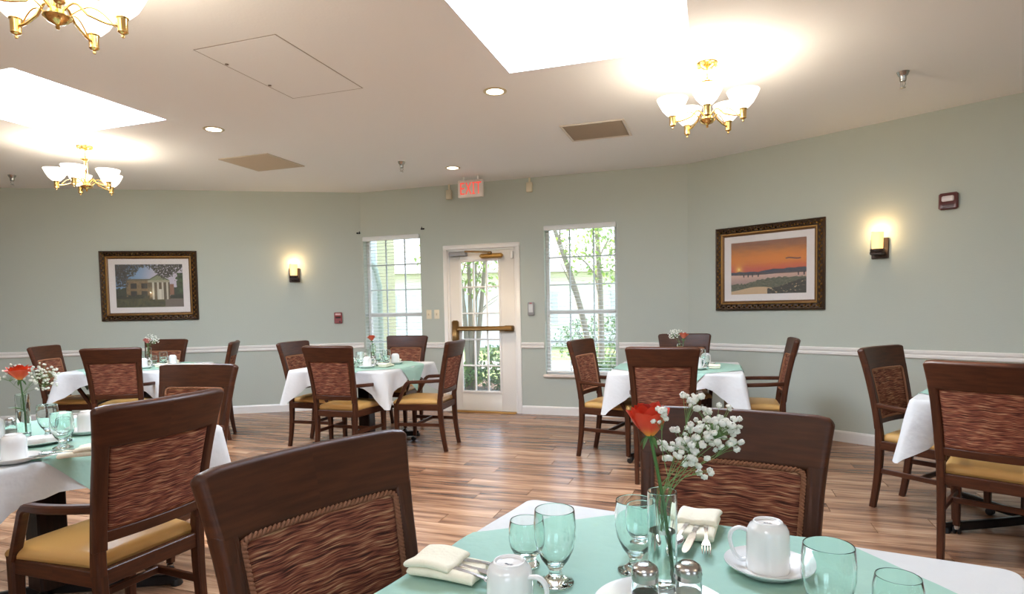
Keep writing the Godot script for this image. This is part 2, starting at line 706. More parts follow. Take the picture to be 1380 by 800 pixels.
	base("baseboard_back", A, dM, nM, 2.20, 4.1575, "white baseboard right of the exit door")

	var n := 3
	for h in added_south_windows():  # invented openings out of view, there to carry the fill light
		var c := Vector3(6.62 - (h[0] + h[1]) / 2, 0, 3.2)
		var sw := thing("window_%d" % n, "added wide white fill window facing the exit door, " + ("toward the sunset wall" if n == 3 else "in the middle of its wall"), "window", c, PI)
		sw.set_meta("kind", "structure")
		var y0: float = h[2]
		var y1: float = h[3]
		m = MB.new()
		for s in [-1, 0, 1]:
			m.box(Vector3(s * 0.93, (y0 + y1) / 2, -0.1), Vector3(0.05, y1 - y0, 0.05), 0.004)
		m.box(Vector3(0, y0 + 0.025, -0.1), Vector3(1.9, 0.05, 0.05), 0.004)
		m.box(Vector3(0, y1 - 0.025, -0.1), Vector3(1.9, 0.05, 0.05), 0.004)
		part(sw, "window_frame", m.mesh(), M.trim)
		for s in [-1, 1]:
			m = MB.new()
			m.box(Vector3(s * 0.465, (y0 + y1) / 2, -0.11), Vector3(0.88, y1 - y0 - 0.1, 0.004))
			part(sw, "pane", m.mesh(), M.pane)
		n += 1

# unseen wide windows added behind the camera for fill light: [along the south wall from its east end, ..., sill, head]
func added_south_windows() -> Array:
	return [[2.2, 4.1, 0.9, 2.3], [6.5, 8.4, 0.9, 2.3]]

func rail(called: String, p: Vector2, d: Vector2, nrm: Vector2, s0: float, s1: float, label: String) -> void:
	var m := MB.new()
	var prof := [Vector2(0, 0.0), Vector2(0.012, 0.0), Vector2(0.020, -0.006), Vector2(0.020, -0.026), Vector2(0.012, -0.032), Vector2(0.010, -0.040), Vector2(0.017, -0.048), Vector2(0.017, -0.066), Vector2(0.008, -0.074), Vector2(0, -0.074)]
	var sec := []
	for q in prof:
		sec.append(Vector2(q.x, q.y))
	m.sweep([w3(p + d * s0, 0.877), w3(p + d * s1, 0.877)], orient(sec, d, nrm), Vector3(nrm.x, 0, nrm.y))
	struct(called, m.mesh(), M.trim, label, "trim")

func base(called: String, p: Vector2, d: Vector2, nrm: Vector2, s0: float, s1: float, label: String) -> void:
	var m := MB.new()
	var sec := [Vector2(0, 0), Vector2(0.016, 0.0), Vector2(0.016, 0.085), Vector2(0.010, 0.098), Vector2(0.0, 0.102)]
	m.sweep([w3(p + d * s0, 0.0), w3(p + d * s1, 0.0)], orient(sec, d, nrm), Vector3(nrm.x, 0, nrm.y))
	struct(called, m.mesh(), M.trim, label, "baseboard")

# section given as (out of wall, up); sweep's second axis is t x right
func orient(sec: Array, d: Vector2, nrm: Vector2) -> Array:
	var up := Vector3(d.x, 0, d.y).cross(Vector3(nrm.x, 0, nrm.y))
	var out := []
	for q in sec:
		out.append(Vector2(q.x, q.y * signf(up.y)))
	var area := 0.0
	for i in out.size():
		area += out[i].cross(out[(i + 1) % out.size()])
	if area < 0:
		out.reverse()
	return out


# ------------------------------------------------------------------ floor of single planks
func build_floor() -> void:
	var P := room_polygon()
	var lo := Vector2(1e9, 1e9)
	var hi := -lo
	for p in P:
		var r := Vector2((p - A).dot(dM), (p - A).dot(nM))
		lo = lo.min(r)
		hi = hi.max(r)
	var sub := MB.new()
	var poly := PackedVector2Array()
	for p in P:
		poly.append(p)
	var c := Vector3(-0.5, -0.012, -2.5)
	for i in 6:
		sub.tri(c, w3(P[(i + 1) % 6], -0.012), w3(P[i], -0.012))
	var fl := struct("floor", sub.mesh(), mat(c8(40, 26, 20), 0.8), "brown wood plank floor with streaky grain", "floor")
	var under := MB.new()
	under.box(w3(A + dM * 1.0 + nM * 6.0, -0.17), Vector3(24, 0.3, 16), 0.0, Basis(Vector3(dM.x, 0, dM.y), Vector3.UP, Vector3(nM.x, 0, nM.y)))
	part(fl, "slab", under.mesh(), mat(c8(120, 118, 112), 0.9))
	var kinds := []
	for k in 9:
		kinds.append(plank_material(k))
	var W := 0.165
	var LEN := 1.22
	var list := []
	var r := RandomNumberGenerator.new()
	r.seed = 41
	var row := 0
	var t := lo.y
	while t < hi.y:
		# where the row crosses the room
		var smin := 1e9
		var smax := -1e9
		for tt in [t + 0.01, t + W - 0.01]:
			for i in 6:
				var a: Vector2 = Vector2((P[i] - A).dot(dM), (P[i] - A).dot(nM))
				var b: Vector2 = Vector2((P[(i + 1) % 6] - A).dot(dM), (P[(i + 1) % 6] - A).dot(nM))
				if (a.y - tt) * (b.y - tt) < 0:
					var s: float = a.x + (b.x - a.x) * (tt - a.y) / (b.y - a.y)
					smin = minf(smin, s)
					smax = maxf(smax, s)
		if smax > smin:
			var s := smin - LEN * fmod(row * 0.37 + r.randf() * 0.2, 1.0)
			while s < smax:
				var s0 := maxf(s, smin)
				var s1 := minf(s + LEN, smax)
				if s1 - s0 > 0.03:
					var mid: Vector2 = A + dM * ((s0 + s1) / 2) + nM * (t + W / 2)
					list.append([s0, s1, t, mid, r.randi() % 9, r.randf() < 0.5, r.randf()])
				s += LEN
		t += W
		row += 1
	# the 300 planks nearest the camera inside its view are parts of their own
	var order := []
	for i in list.size():
		var p: Vector2 = list[i][3]
		var seen: bool = -p.y > 0.9 and absf(p.x) < -p.y * 0.95 + 0.7
		order.append([p.length() + (0.0 if seen else 100.0), i])
	order.sort()
	var own := {}
	for i in mini(300, order.size()):
		own[order[i][1]] = true
	var cache := {}
	var rest := {}
	for i in list.size():
		var q: Array = list[i]
		var l: float = q[1] - q[0] - 0.0016
		var key := "%d_%d" % [int(round(l * 1000)), int(q[6] * 3.99)]
		if own.has(i):
			if not cache.has(key):
				var m := MB.new()
				plank(m, Vector3.ZERO, Basis.IDENTITY, l, W - 0.0014, floorf(q[6] * 4) * 0.25)
				cache[key] = m.mesh()
			part(fl, "plank", cache[key], kinds[q[4]], w3(q[3], 0.0), -0.3185 + (PI if q[5] else 0.0))
		else:
			if not rest.has(q[4]):
				rest[q[4]] = MB.new()
			plank(rest[q[4]], w3(q[3], 0.0), Basis(Vector3.UP, -0.3185 + (PI if q[5] else 0.0)), l, W - 0.0014, floorf(q[6] * 4) * 0.25)
	for k in rest:
		var o := part(fl, "plank_field", rest[k].mesh(), kinds[k])
		o.set_meta("kind", "stuff")

func plank(m: MB, at: Vector3, bs: Basis, l: float, w: float, u0: float) -> void:
	var b := 0.0012
	var x := l / 2
	var z := w / 2
	var p := func(px: float, py: float, pz: float) -> Vector3: return at + bs * Vector3(px, py, pz)
	var ul := l / 1.22
	m.quad(p.call(-x + b, 0, z - b), p.call(x - b, 0, z - b), p.call(x - b, 0, -z + b), p.call(-x + b, 0, -z + b), Vector2(u0, 0.98), Vector2(u0 + ul, 0.02))
	m.quad(p.call(-x, -0.012, z), p.call(x, -0.012, z), p.call(x - b, 0, z - b), p.call(-x + b, 0, z - b), Vector2(u0, 0.98), Vector2(u0 + ul, 0.97))
	m.quad(p.call(x, -0.012, -z), p.call(-x, -0.012, -z), p.call(-x + b, 0, -z + b), p.call(x - b, 0, -z + b), Vector2(u0, 0.03), Vector2(u0 + ul, 0.02))
	m.quad(p.call(x, -0.012, z), p.call(x, -0.012, -z), p.call(x - b, 0, -z + b), p.call(x - b, 0, z - b), Vector2(u0, 0.03), Vector2(u0 + 0.02, 0.97))
	m.quad(p.call(-x, -0.012, -z), p.call(-x, -0.012, z), p.call(-x + b, 0, z - b), p.call(-x + b, 0, -z + b), Vector2(u0, 0.03), Vector2(u0 + 0.02, 0.97))

func plank_material(k: int) -> StandardMaterial3D:
	var w := 768
	var h := 112
	var im := Image.create(w, h, false, Image.FORMAT_RGB8)
	var f := noise(100 + k * 7, 0.006, 4)
	var g := noise(200 + k * 5, 0.03, 3)
	var ramp := [c8(82, 56, 41), c8(120, 84, 62), c8(150, 110, 82), c8(180, 138, 106), c8(206, 167, 133)]
	var shift: float = [-0.16, -0.05, 0.02, 0.08, 0.15, -0.1, 0.05, 0.0, 0.11][k]
	for y in h:
		for x in w:
			# wrap along the plank
			var a := TAU * x / w
			var X := cos(a) * 122.0
			var Z := sin(a) * 122.0
			var warp := 12.0 * f.get_noise_3d(X * 0.5, Z * 0.5, y * 0.5)
			var big := f.get_noise_3d(X * 0.30, Z * 0.30, (y + warp) * 3.0)
			var fine := g.get_noise_3d(X * 0.16, Z * 0.16, (y + warp) * 6.0)
			var t := clampf(0.50 + shift + 0.60 * big + 0.20 * fine, 0.0, 0.999) * 4.0
			var i := int(t)
			im.set_pixel(x, y, ramp[i].lerp(ramp[i + 1], t - i))
	var m := StandardMaterial3D.new()
	m.albedo_texture = ImageTexture.create_from_image(im)
	m.roughness = 0.27
	m.metallic_specular = 0.5
	return m


# ------------------------------------------------------------------ windows and door
func build_openings() -> void:
	window("window_1", WIN_L, "left of the exit door", 51)
	window("window_2", WIN_R, "right of the exit door", 52)
	build_door()

func window(called: String, w: Array, where: String, sd: int) -> void:
	var bs := Basis(Vector3(dM.x, 0, dM.y), Vector3.UP, Vector3(nM.x, 0, nM.y))
	var origin := on_m((w[0] + w[1]) / 2, 0.0)
	var turn := turn_of(nM)
	var ww: float = w[1] - w[0]
	var hw := ww / 2
	var y0: float = w[2]
	var y1: float = w[3]
	var t := thing(called, "white double hung window with grid panes " + where, "window", origin, turn)
	t.set_meta("kind", "structure")
	# sash frames and muntins, set back in the wall
	var zf := -0.11
	var m := MB.new()
	for s in [-1, 1]:
		m.box(Vector3(s * (hw - 0.02), (y0 + y1) / 2, zf), Vector3(0.04, y1 - y0, 0.05), 0.004)
	m.box(Vector3(0, y0 + 0.02, zf), Vector3(ww - 0.08, 0.04, 0.05), 0.004)
	m.box(Vector3(0, y1 - 0.02, zf), Vector3(ww - 0.08, 0.04, 0.05), 0.004)
	part(t, "window_frame", m.mesh(), M.trim)
	var ym := 1.235
	m = MB.new()
	m.box(Vector3(0, ym, zf + 0.005), Vector3(ww - 0.08, 0.05, 0.05), 0.004)
	part(t, "meeting_rail", m.mesh(), M.trim)
	var rows := [y0 + 0.04, (y0 + 0.04 + ym) / 2, ym, ym + (y1 - 0.04 - ym) / 3, ym + (y1 - 0.04 - ym) * 2 / 3, y1 - 0.04]
	var cols := [-hw + 0.04, -hw / 3, hw / 3, hw - 0.04]
	var mu := mat(c8(206, 212, 212), 0.5)
	for k in [1, 3, 4]:
		m = MB.new()
		m.box(Vector3(0, rows[k], zf), Vector3(ww - 0.08, 0.016, 0.022), 0.003)
		part(t, "muntin", m.mesh(), mu)
	for k in [1, 2]:
		m = MB.new()
		m.box(Vector3(cols[k], (y0 + y1) / 2, zf - 0.001), Vector3(0.016, y1 - y0 - 0.08, 0.020), 0.003)
		part(t, "muntin", m.mesh(), mu)
	for i in 3:
		for j in 5:
			m = MB.new()
			m.box(Vector3((cols[i] + cols[i + 1]) / 2, (rows[j] + rows[j + 1]) / 2, zf - 0.012), Vector3(cols[i + 1] - cols[i], rows[j + 1] - rows[j], 0.004))
			part(t, "pane", m.mesh(), M.pane)
	# sill with rounded nose
	m = MB.new()
	m.box(Vector3(0, y0 - 0.015, -0.045), Vector3(ww + 0.05, 0.035, 0.17), 0.008)
	part(t, "window_sill", m.mesh(), M.sill)
	# open blind, a thing hung in the recess
	var b := thing("window_blind", "open white slatted blind in the window " + where, "blind", origin, turn, "window blinds")
	m = MB.new()
	m.box(Vector3(0, y1 - 0.028, -0.002), Vector3(ww - 0.01, 0.056, 0.058), 0.006)
	part(b, "head_rail", m.mesh(), M.blind)
	m = MB.new()
	m.box(Vector3(0, 0, 0), Vector3(ww - 0.03, 0.003, 0.048), 0.0012)
	var slat := m.mesh()
	var y := y1 - 0.09
	while y > y0 + 0.07:
		var o := part(b, "slat", slat, M.blind, Vector3(0, y, -0.012))
		o.rotation.x = 0.05
		y -= 0.0435
	m = MB.new()
	m.box(Vector3(0, y0 + 0.035, -0.012), Vector3(ww - 0.03, 0.022, 0.05), 0.004)
	part(b, "bottom_rail", m.mesh(), M.blind)
	for s in [-0.82, 0.82]:
		for zz in [-0.036, 0.012]:
			m = MB.new()
			m.tube([Vector3(s * hw, y0 + 0.04, zz), Vector3(s * hw, y1 - 0.05, zz)], 0.0012, 5)
			part(b, "ladder_cord", m.mesh(), M.blind)

func build_door() -> void:
	var origin := on_m(1.69, 0.0)
	var turn := turn_of(nM)
	var t := thing("door_1", "white exit door with a fifteen pane glass light", "door", origin, turn)
	t.set_meta("kind", "structure")
	# casing
	var m := MB.new()
	for s in [-1, 1]:
		m.box(Vector3(s * 0.48, 1.02, 0.006), Vector3(0.055, 2.04, 0.026), 0.006)
	m.box(Vector3(0, 2.0675, 0.006), Vector3(1.015, 0.055, 0.026), 0.006)
	part(t, "door_casing", m.mesh(), M.trim)
	m = MB.new()
	for s in [-1, 1]:
		m.box(Vector3(s * 0.4425, 1.02, -0.075), Vector3(0.024, 2.04, 0.15), 0.003)
	m.box(Vector3(0, 2.03, -0.075), Vector3(0.86, 0.022, 0.15), 0.003)
	part(t, "door_jamb", m.mesh(), M.trim)
	# leaf: stiles, rails and the light
	var zl := -0.035
	var gx0 := -0.285
	var gx1 := 0.235
	var gy0 := 0.255
	var gy1 := 1.895
	m = MB.new()
	m.box(Vector3((-0.427 + gx0) / 2, 1.015, zl), Vector3(gx0 + 0.427, 2.0, 0.045), 0.003)
	m.box(Vector3((0.427 + gx1) / 2, 1.015, zl), Vector3(0.427 - gx1, 2.0, 0.045), 0.003)
	m.box(Vector3((gx0 + gx1) / 2, (gy0 + 0.015) / 2, zl), Vector3(gx1 - gx0, gy0 - 0.015, 0.045), 0.003)
	m.box(Vector3((gx0 + gx1) / 2, (gy1 + 2.015) / 2, zl), Vector3(gx1 - gx0, 2.015 - gy1, 0.045), 0.003)
	var leaf := part(t, "door_leaf", m.mesh(), M.door)
	m = MB.new()
	var fz := zl + 0.024
	for s in [gx0, gx1]:
		m.box(Vector3(s, (gy0 + gy1) / 2, fz), Vector3(0.03, gy1 - gy0 + 0.03, 0.016), 0.005)
	for s in [gy0, gy1]:
		m.box(Vector3((gx0 + gx1) / 2, s, fz), Vector3(gx1 - gx0 - 0.03, 0.03, 0.016), 0.005)
	part(t, "light_frame", m.mesh(), M.trim)
	for k in range(1, 3):
		m = MB.new()
		m.box(Vector3(lerpf(gx0, gx1, k / 3.0), (gy0 + gy1) / 2, zl + 0.004), Vector3(0.02, gy1 - gy0, 0.034), 0.005)
		part(t, "muntin", m.mesh(), M.trim)
	for k in range(1, 5):
		m = MB.new()
		m.box(Vector3((gx0 + gx1) / 2, lerpf(gy0, gy1, k / 5.0), zl + 0.004), Vector3(gx1 - gx0, 0.02, 0.033), 0.005)
		part(t, "muntin", m.mesh(), M.trim)
	for i in 3:
		for j in 5:
			m = MB.new()
			m.box(Vector3(lerpf(gx0, gx1, (i + 0.5) / 3.0), lerpf(gy0, gy1, (j + 0.5) / 5.0), zl), Vector3((gx1 - gx0) / 3, (gy1 - gy0) / 5, 0.004))
			part(t, "pane", m.mesh(), M.pane)
	# threshold
	m = MB.new()
	m.box(Vector3(0, 0.006, -0.04), Vector3(0.86, 0.012, 0.16), 0.004)
	part(t, "threshold", m.mesh(), M.gold_closer)
	# panic bar
	m = MB.new()
	m.box(Vector3(-0.355, 1.02, zl + 0.055), Vector3(0.085, 0.27, 0.065), 0.018)
	var pb := part(t, "latch_case", m.mesh(), M.bronze)
	m = MB.new()
	m.box(Vector3(0.045, 1.05, zl + 0.07), Vector3(0.74, 0.058, 0.05), 0.01)
	m.box(Vector3(0.36, 1.05, zl + 0.055), Vector3(0.12, 0.07, 0.06), 0.01)
	part(t, "push_bar", m.mesh(), M.bronze)
	# closer
	m = MB.new()
	m.box(Vector3(0.145, 1.945, zl + 0.055), Vector3(0.31, 0.055, 0.06), 0.022)
	part(t, "closer_body", m.mesh(), M.gold_closer)
	m = MB.new()
	m.bar(Vector3(0.13, 1.985, zl + 0.075), Vector3(-0.16, 2.0, zl + 0.16), 0.02, 0.012, Vector3.UP)
	m.bar(Vector3(-0.16, 2.0, zl + 0.16), Vector3(-0.2, 2.005, zl + 0.06), 0.02, 0.012, Vector3.UP)
	m.box(Vector3(0.13, 1.98, zl + 0.075), Vector3(0.05, 0.03, 0.05), 0.006)
	part(t, "closer_arm", m.mesh(), M.bronze)
	m = MB.new()
	m.box(Vector3(-0.295, 1.985, zl + 0.06), Vector3(0.24, 0.052, 0.05), 0.006)
	part(t, "door_magnet", m.mesh(), M.grey_plastic)
	m = MB.new()
	m.box(Vector3(0.405, 1.945, zl + 0.04), Vector3(0.035, 0.085, 0.03), 0.005)
	part(t, "door_contact", m.mesh(), M.trim)


# ------------------------------------------------------------------ chairs and tables
func make_chair() -> Node3D:
	var t := thing("armchair", "", "chair")
	t.set_meta("group", "dining armchairs")
	# posts: one sweep from foot over the seat to the top rail
	var zc := func(y: float) -> float:
		if y < 0.45:
			return -0.205 - 0.045 * pow(1 - y / 0.45, 2.0)
		return -0.205 - 0.105 * pow((y - 0.45) / 0.55, 1.5)
	var xc := func(y: float) -> float:
		return 0.186 + 0.012 * minf(y / 0.45, 1.0) + 0.030 * pow(maxf(0.0, (y - 0.45) / 0.55), 1.4)
	for s in [-1.0, 1.0]:
		var path := []
		var sc := []
		for k in 15:
			var y := 0.90 * k / 14.0
			path.append(Vector3(s * xc.call(y), y, zc.call(y)))
			sc.append(Vector2(0.8 + 0.2 * minf(y / 0.4, 1.0), (0.75 + 0.25 * minf(y / 0.4, 1.0)) * (1.0 - 0.22 * smoothstep(0.44, 0.54, y))))
		var m := MB.new()
		m.sweep(path, MB.rect(0.036, 0.048, 0.006), Vector3.RIGHT, false, sc)
		part(t, "back_post", m.mesh(), M.wood)
	# front legs
	for s in [-1.0, 1.0]:
		var m := MB.new()
		m.sweep([Vector3(s * 0.214, 0.055, 0.218), Vector3(s * 0.214, 0.30, 0.216), Vector3(s * 0.214, 0.44, 0.214)], MB.rect(0.044, 0.044, 0.006), Vector3.RIGHT, false, [Vector2(0.72, 0.72), Vector2(0.92, 0.92), Vector2(1, 1)])
		part(t, "leg", m.mesh(), M.wood)
		# caster
		m = MB.new()
		var bs := Basis(Vector3(0, 1, 0), Vector3(-1, 0, 0), Vector3(0, 0, 1))
		for q in [-0.011, 0.011]:
			m.lathe([Vector2(0.0, -0.007), Vector2(0.017, -0.007), Vector2(0.0215, -0.004), Vector2(0.0215, 0.004), Vector2(0.017, 0.007), Vector2(0.0, 0.007)], 16, Vector3(s * 0.214 + q, 0.0215, 0.232), bs)
		var cs := part(t, "caster", m.mesh(), M.black)
		m = MB.new()
		m.lathe([Vector2(0.0, 0.028), Vector2(0.015, 0.03), Vector2(0.016, 0.05), Vector2(0.0, 0.056)], 12, Vector3(s * 0.214, 0.0, 0.222))
		part(cs, "caster_hood", m.mesh(), M.chrome)
	# seat frame
	var m := MB.new()
	m.bar(Vector3(-0.214, 0.405, 0.214), Vector3(0.214, 0.405, 0.214), 0.056, 0.03, Vector3.UP)
	m.bar(Vector3(-0.195, 0.405, -0.205), Vector3(0.195, 0.405, -0.205), 0.056, 0.03, Vector3.UP)
	for s in [-1.0, 1.0]:
		m.bar(Vector3(s * 0.200, 0.405, -0.205), Vector3(s * 0.216, 0.405, 0.214), 0.056, 0.028, Vector3.UP)
	part(t, "seat_frame", m.mesh(), M.wood_h)
	# cushion
	m = MB.new()
	m.pillow(func(u: float, v: float) -> Vector3:
		var z := lerpf(0.238, -0.195, v)
		var x := lerpf(-1, 1, u) * lerpf(0.236, 0.192, v)
		return Vector3(x, 0.445 + 0.016 * (1 - pow(2 * u - 1, 2)) * (1 - pow(2 * v - 1, 4)), z), 0.032, 0.45, 0.44, 0.035, 10, 10)
	part(t, "seat", m.mesh(), M.vinyl)
	# stretchers, an H below the seat
	for s in [-1.0, 1.0]:
		m = MB.new()
		m.bar(Vector3(s * 0.192, 0.243, -0.225), Vector3(s * 0.214, 0.243, 0.214), 0.03, 0.018, Vector3.UP)
		part(t, "stretcher", m.mesh(), M.wood_h)
	m = MB.new()
	m.bar(Vector3(-0.2, 0.243, 0.03), Vector3(0.2, 0.243, 0.03), 0.03, 0.018, Vector3.UP)
	part(t, "stretcher", m.mesh(), M.wood_h)
	# backrest: curved in plan, flared upwards
	var sheet := func(x: float, y: float) -> Vector3:
		return Vector3(x, y, zc.call(y) + 0.028 * pow(x / 0.24, 2.0) - 0.0355)
	var half_w := func(y: float) -> float:
		return xc.call(y) + 0.021 + 0.012 * pow(clampf((y - 0.8) / 0.2, 0, 1), 1.5)
	m = MB.new()
	m.pillow(func(u: float, v: float) -> Vector3:
		var a := absf(2 * u - 1)
		var top := 1.006 - 0.030 * (1 - sqrt(1 - pow(clampf((a - 0.88) / 0.12, 0, 1), 2.0)))
		var y := lerpf(0.862, top, v)
		return sheet.call((2 * u - 1) * half_w.call(y), y) + Vector3(0, 0, 0.012), 0.021, 0.5, 0.145, 0.014, 18, 5)
	part(t, "top_rail", m.mesh(), M.wood_h)
	for s in [-1.0, 1.0]:
		m = MB.new()
		m.pillow(func(u: float, v: float) -> Vector3:
			var y := lerpf(0.50, 0.885, v)
			var xa: float = s * (xc.call(y) - 0.024)
			var xb: float = s * half_w.call(y)
			return sheet.call(lerpf(minf(xa, xb), maxf(xa, xb), u), y) + Vector3(0, 0, 0.012), 0.0205, 0.045, 0.38, 0.009, 3, 12)
		part(t, "back_stile", m.mesh(), M.wood)
	m = MB.new()
	m.pillow(func(u: float, v: float) -> Vector3:
		var y := lerpf(0.528, 0.572, v)
		return sheet.call((2 * u - 1) * (xc.call(y) - 0.012), y) + Vector3(0, 0, 0.010), 0.013, 0.4, 0.044, 0.006, 10, 2)
	part(t, "back_rail", m.mesh(), M.wood_h)
	# upholstered panel, both faces
	var pan := func(off: float) -> Callable:
		return func(u: float, v: float) -> Vector3:
			var y := lerpf(0.565, 0.872, v)
			return sheet.call((2 * u - 1) * (xc.call(y) - 0.020), y) + Vector3(0, 0, off)
	m = MB.new()
	m.pillow(pan.call(0.012), 0.016, 0.41, 0.31, 0.03, 10, 10, Vector2(1.0, 0.77))
	part(t, "backrest", m.mesh(), M.fabric)
	# piping round the front face
	var loop := []
	var N := 22
	for e in 4:
		for k in N:
			var f := float(k) / N
			var u: float = [f, 1.0, 1 - f, 0.0][e]
			var v: float = [0.0, f, 1.0, 1 - f][e]
			# rounded corners
			var q := Vector2((u - 0.5) * 0.41, (v - 0.5) * 0.31)
			var rr := 0.02
			var lim := Vector2(0.205 - rr, 0.155 - rr)
			var core := q.clamp(-lim, lim)
			if (q - core).length() > rr and absf(q.x) > lim.x and absf(q.y) > lim.y:
				q = core + (q - core).normalized() * rr
			u = q.x / 0.41 + 0.5
			v = q.y / 0.31 + 0.5
			u = lerpf(0.018, 0.982, u)
			v = lerpf(0.02, 0.985, v)
			loop.append(pan.call(0.026).call(u, v))
	m = MB.new()
	var sec := []
	for i in 5:
		sec.append(Vector2(cos(TAU * i / 5), sin(TAU * i / 5)) * 0.0043)
	var ctr := Vector3.ZERO
	for q in loop:
		ctr += q
	ctr /= loop.size()
	for strand in 2:
		var rope := []
		for i in 480:
			var fi := i / 480.0 * loop.size()
			var i0 := int(fi)
			var q: Vector3 = loop[i0].lerp(loop[(i0 + 1) % loop.size()], fi - i0)
			var tan: Vector3 = (loop[(i0 + 1) % loop.size()] - loop[i0]).normalized()
			var side := tan.cross(Vector3(0, 0, 1)).normalized()
			var an := TAU * (i / 480.0 * 70.0 + 0.5 * strand)
			rope.append(q + side * cos(an) * 0.0040 + Vector3(0, 0, 1) * (sin(an) * 0.0040 + 0.003))
		m.sweep(rope, sec, Vector3(0, 0, 1), true, [], true)
	part(t, "piping", m.mesh(), M.piping)
	# arms
	for s in [-1.0, 1.0]:
		var path := []
		var sc := []
		for k in 17:
			var f := k / 16.0
			var p: Vector3
			if f < 0.6:
				var g := f / 0.6
				p = Vector3(s * (0.205 + 0.045 * sin(g * PI * 0.6)), 0.652 - 0.012 * g, lerpf(-0.225, 0.06, g))
			elif f < 0.78:
				var an := (f - 0.6) / 0.18 * 1.15
				p = Vector3(s * (0.248 - 0.004 * an), 0.640 - 0.05 * (1 - cos(an)), 0.06 + 0.05 * sin(an))
			else:
				var g := (f - 0.78) / 0.22
				p = Vector3(s * lerpf(0.243, 0.222, g), lerpf(0.6105, 0.43, g), lerpf(0.1056, 0.205, g))
			path.append(p)
			sc.append(Vector2(1, 1) if f > 0.1 else Vector2(0.85, 1))
		m = MB.new()
		m.sweep(path, MB.rect(0.034, 0.03, 0.006), Vector3.RIGHT, false, sc)
		part(t, "armrest", m.mesh(), M.wood_h)
	return t

# place: [x, z, degrees, label]
func chair_list() -> Array:
	var t1 := "orange rosebud table"
	return [
		[-0.197, -1.137, 52.0, "armchair pushed in beside the rolled napkin, " + t1],
		[0.452, -1.412, 332.2, "armchair pushed in behind the vase, " + t1],
		[-1.535, -2.307, 248.3, "armchair with its back turned at the open orange rose table"],
		[-1.90, -3.29, 348.0, "armchair facing across the open orange rose table"],
		[-3.69, -5.86, 190.0, "armchair with its back turned at mansion picture table"],
		[-4.40, -6.21, 98.4, "armchair at the mansion picture table, far from the exit door"],
		[-4.09, -6.95, 358.4, "armchair standing closest below the mansion picture"],
		[-3.216, -6.382, 286.5, "armchair seen edge-on at the mansion picture table, sconce side"],
		[-1.48, -5.53, 160.0, "armchair with its back turned at left window table"],
		[-1.885, -6.03, 75.5, "armchair beside the fire pull station wall at the left window table"],
		[-1.285, -6.72, 343.0, "armchair standing directly under the left window"],
		[-0.82, -5.80, 256.5, "armchair beside the exit door at the left window table"],
		[0.87, -5.33, 58.8, "armchair in front of the right window"],
		[1.148, -4.60, 161.6, "armchair with its back turned at sunset picture table"],
		[1.66, -5.90, 345.0, "armchair behind the vase at sunset picture table"],
		[2.03, -5.15, 251.5, "armchair in profile under the sunset picture with both arms showing"],
		[2.555, -3.725, 32.6, "armchair against the right chair rail with the white cloth corner on its seat"],
		[2.427, -3.043, 132.8, "armchair with a sunlit rust back at right wall table"],
	]

# centre x, z, side, angle of a side in degrees, name of the table
func table_list() -> Array:
	return [
		[0.262, -0.985, 1.09, 28.5, "orange rosebud table"],
		[-2.13, -2.75, 1.05, 28.0, "open orange rose table"],
		[-3.88, -6.40, 1.02, 0.0, "mansion picture table"],
		[-1.455, -6.06, 1.02, 18.3, "left window table"],
		[1.44, -5.36, 1.04, 18.0, "sunset picture table"],
		[2.92, -3.40, 1.02, 43.0, "right wall table"],
	]

func build_tables_and_chairs() -> void:
	var c0 := make_chair()
	var first := true
	for q in chair_list():
		if first:
			c0.position = Vector3(q[0], 0, q[1])
			c0.rotation.y = deg_to_rad(q[2])
			c0.set_meta("label", "dark wood " + q[3])
			first = false
		else:
			copy(c0, "armchair", "dark wood " + q[3], Vector3(q[0], 0, q[1]), deg_to_rad(q[2]), "dining armchairs")
	var k := 0
	for q in table_list():
		make_table(q, k)
		k += 1

func make_table(q: Array, k: int) -> void:
	var side: float = q[2]
	var at := Vector3(q[0], 0, q[1])
	var turn := -deg_to_rad(q[3])
	var t := thing("dining_table", "square dark wood pedestal table under a white cloth, " + q[4], "table", at, turn, "dining tables")
	var m := MB.new()
	m.box(Vector3(0, 0.735, 0), Vector3(side - 0.012, 0.03, side - 0.012), 0.006)
	part(t, "tabletop", m.mesh(), M.dark_wood)
	m = MB.new()
	m.box(Vector3(0, 0.39, 0), Vector3(0.12, 0.64, 0.12), 0.008)
	m.box(Vector3(0, 0.705, 0), Vector3(0.5, 0.03, 0.5), 0.006)
	part(t, "pedestal", m.mesh(), M.dark_wood)
	for s in 2:
		m = MB.new()
		var d := Vector3(0.37, 0, 0.37) if s == 0 else Vector3(0.37, 0, -0.37)
		m.sweep([-d + Vector3(0, 0.03, 0), -d * 0.5 + Vector3(0, 0.042, 0), Vector3(0, 0.06, 0), d * 0.5 + Vector3(0, 0.042, 0), d + Vector3(0, 0.03, 0)], MB.rect(0.05, 0.03, 0.006), Vector3.UP)
		part(t, "base_foot", m.mesh(), M.black_metal)
	for s in [Vector2(1, 1), Vector2(1, -1), Vector2(-1, 1), Vector2(-1, -1)]:
		m = MB.new()
		m.lathe([Vector2(0, 0), Vector2(0.024, 0.0), Vector2(0.028, 0.006), Vector2(0.022, 0.03), Vector2(0, 0.034)], 14, Vector3(s.x * 0.365, 0, s.y * 0.365))
		part(t, "glide", m.mesh(), M.black)
	# cloth
	var c := single("tablecloth", "white cotton cloth with pointed hanging corners, " + q[4], "tablecloth", cloth_mesh(side, 60 + k), M.cloth, at, turn, "white tablecloths")
	var g := single("table_topper", "mint green square laid cornerwise over white cloth, " + q[4], "tablecloth", topper_mesh(side, 70 + k), M.green, at, turn, "green toppers")

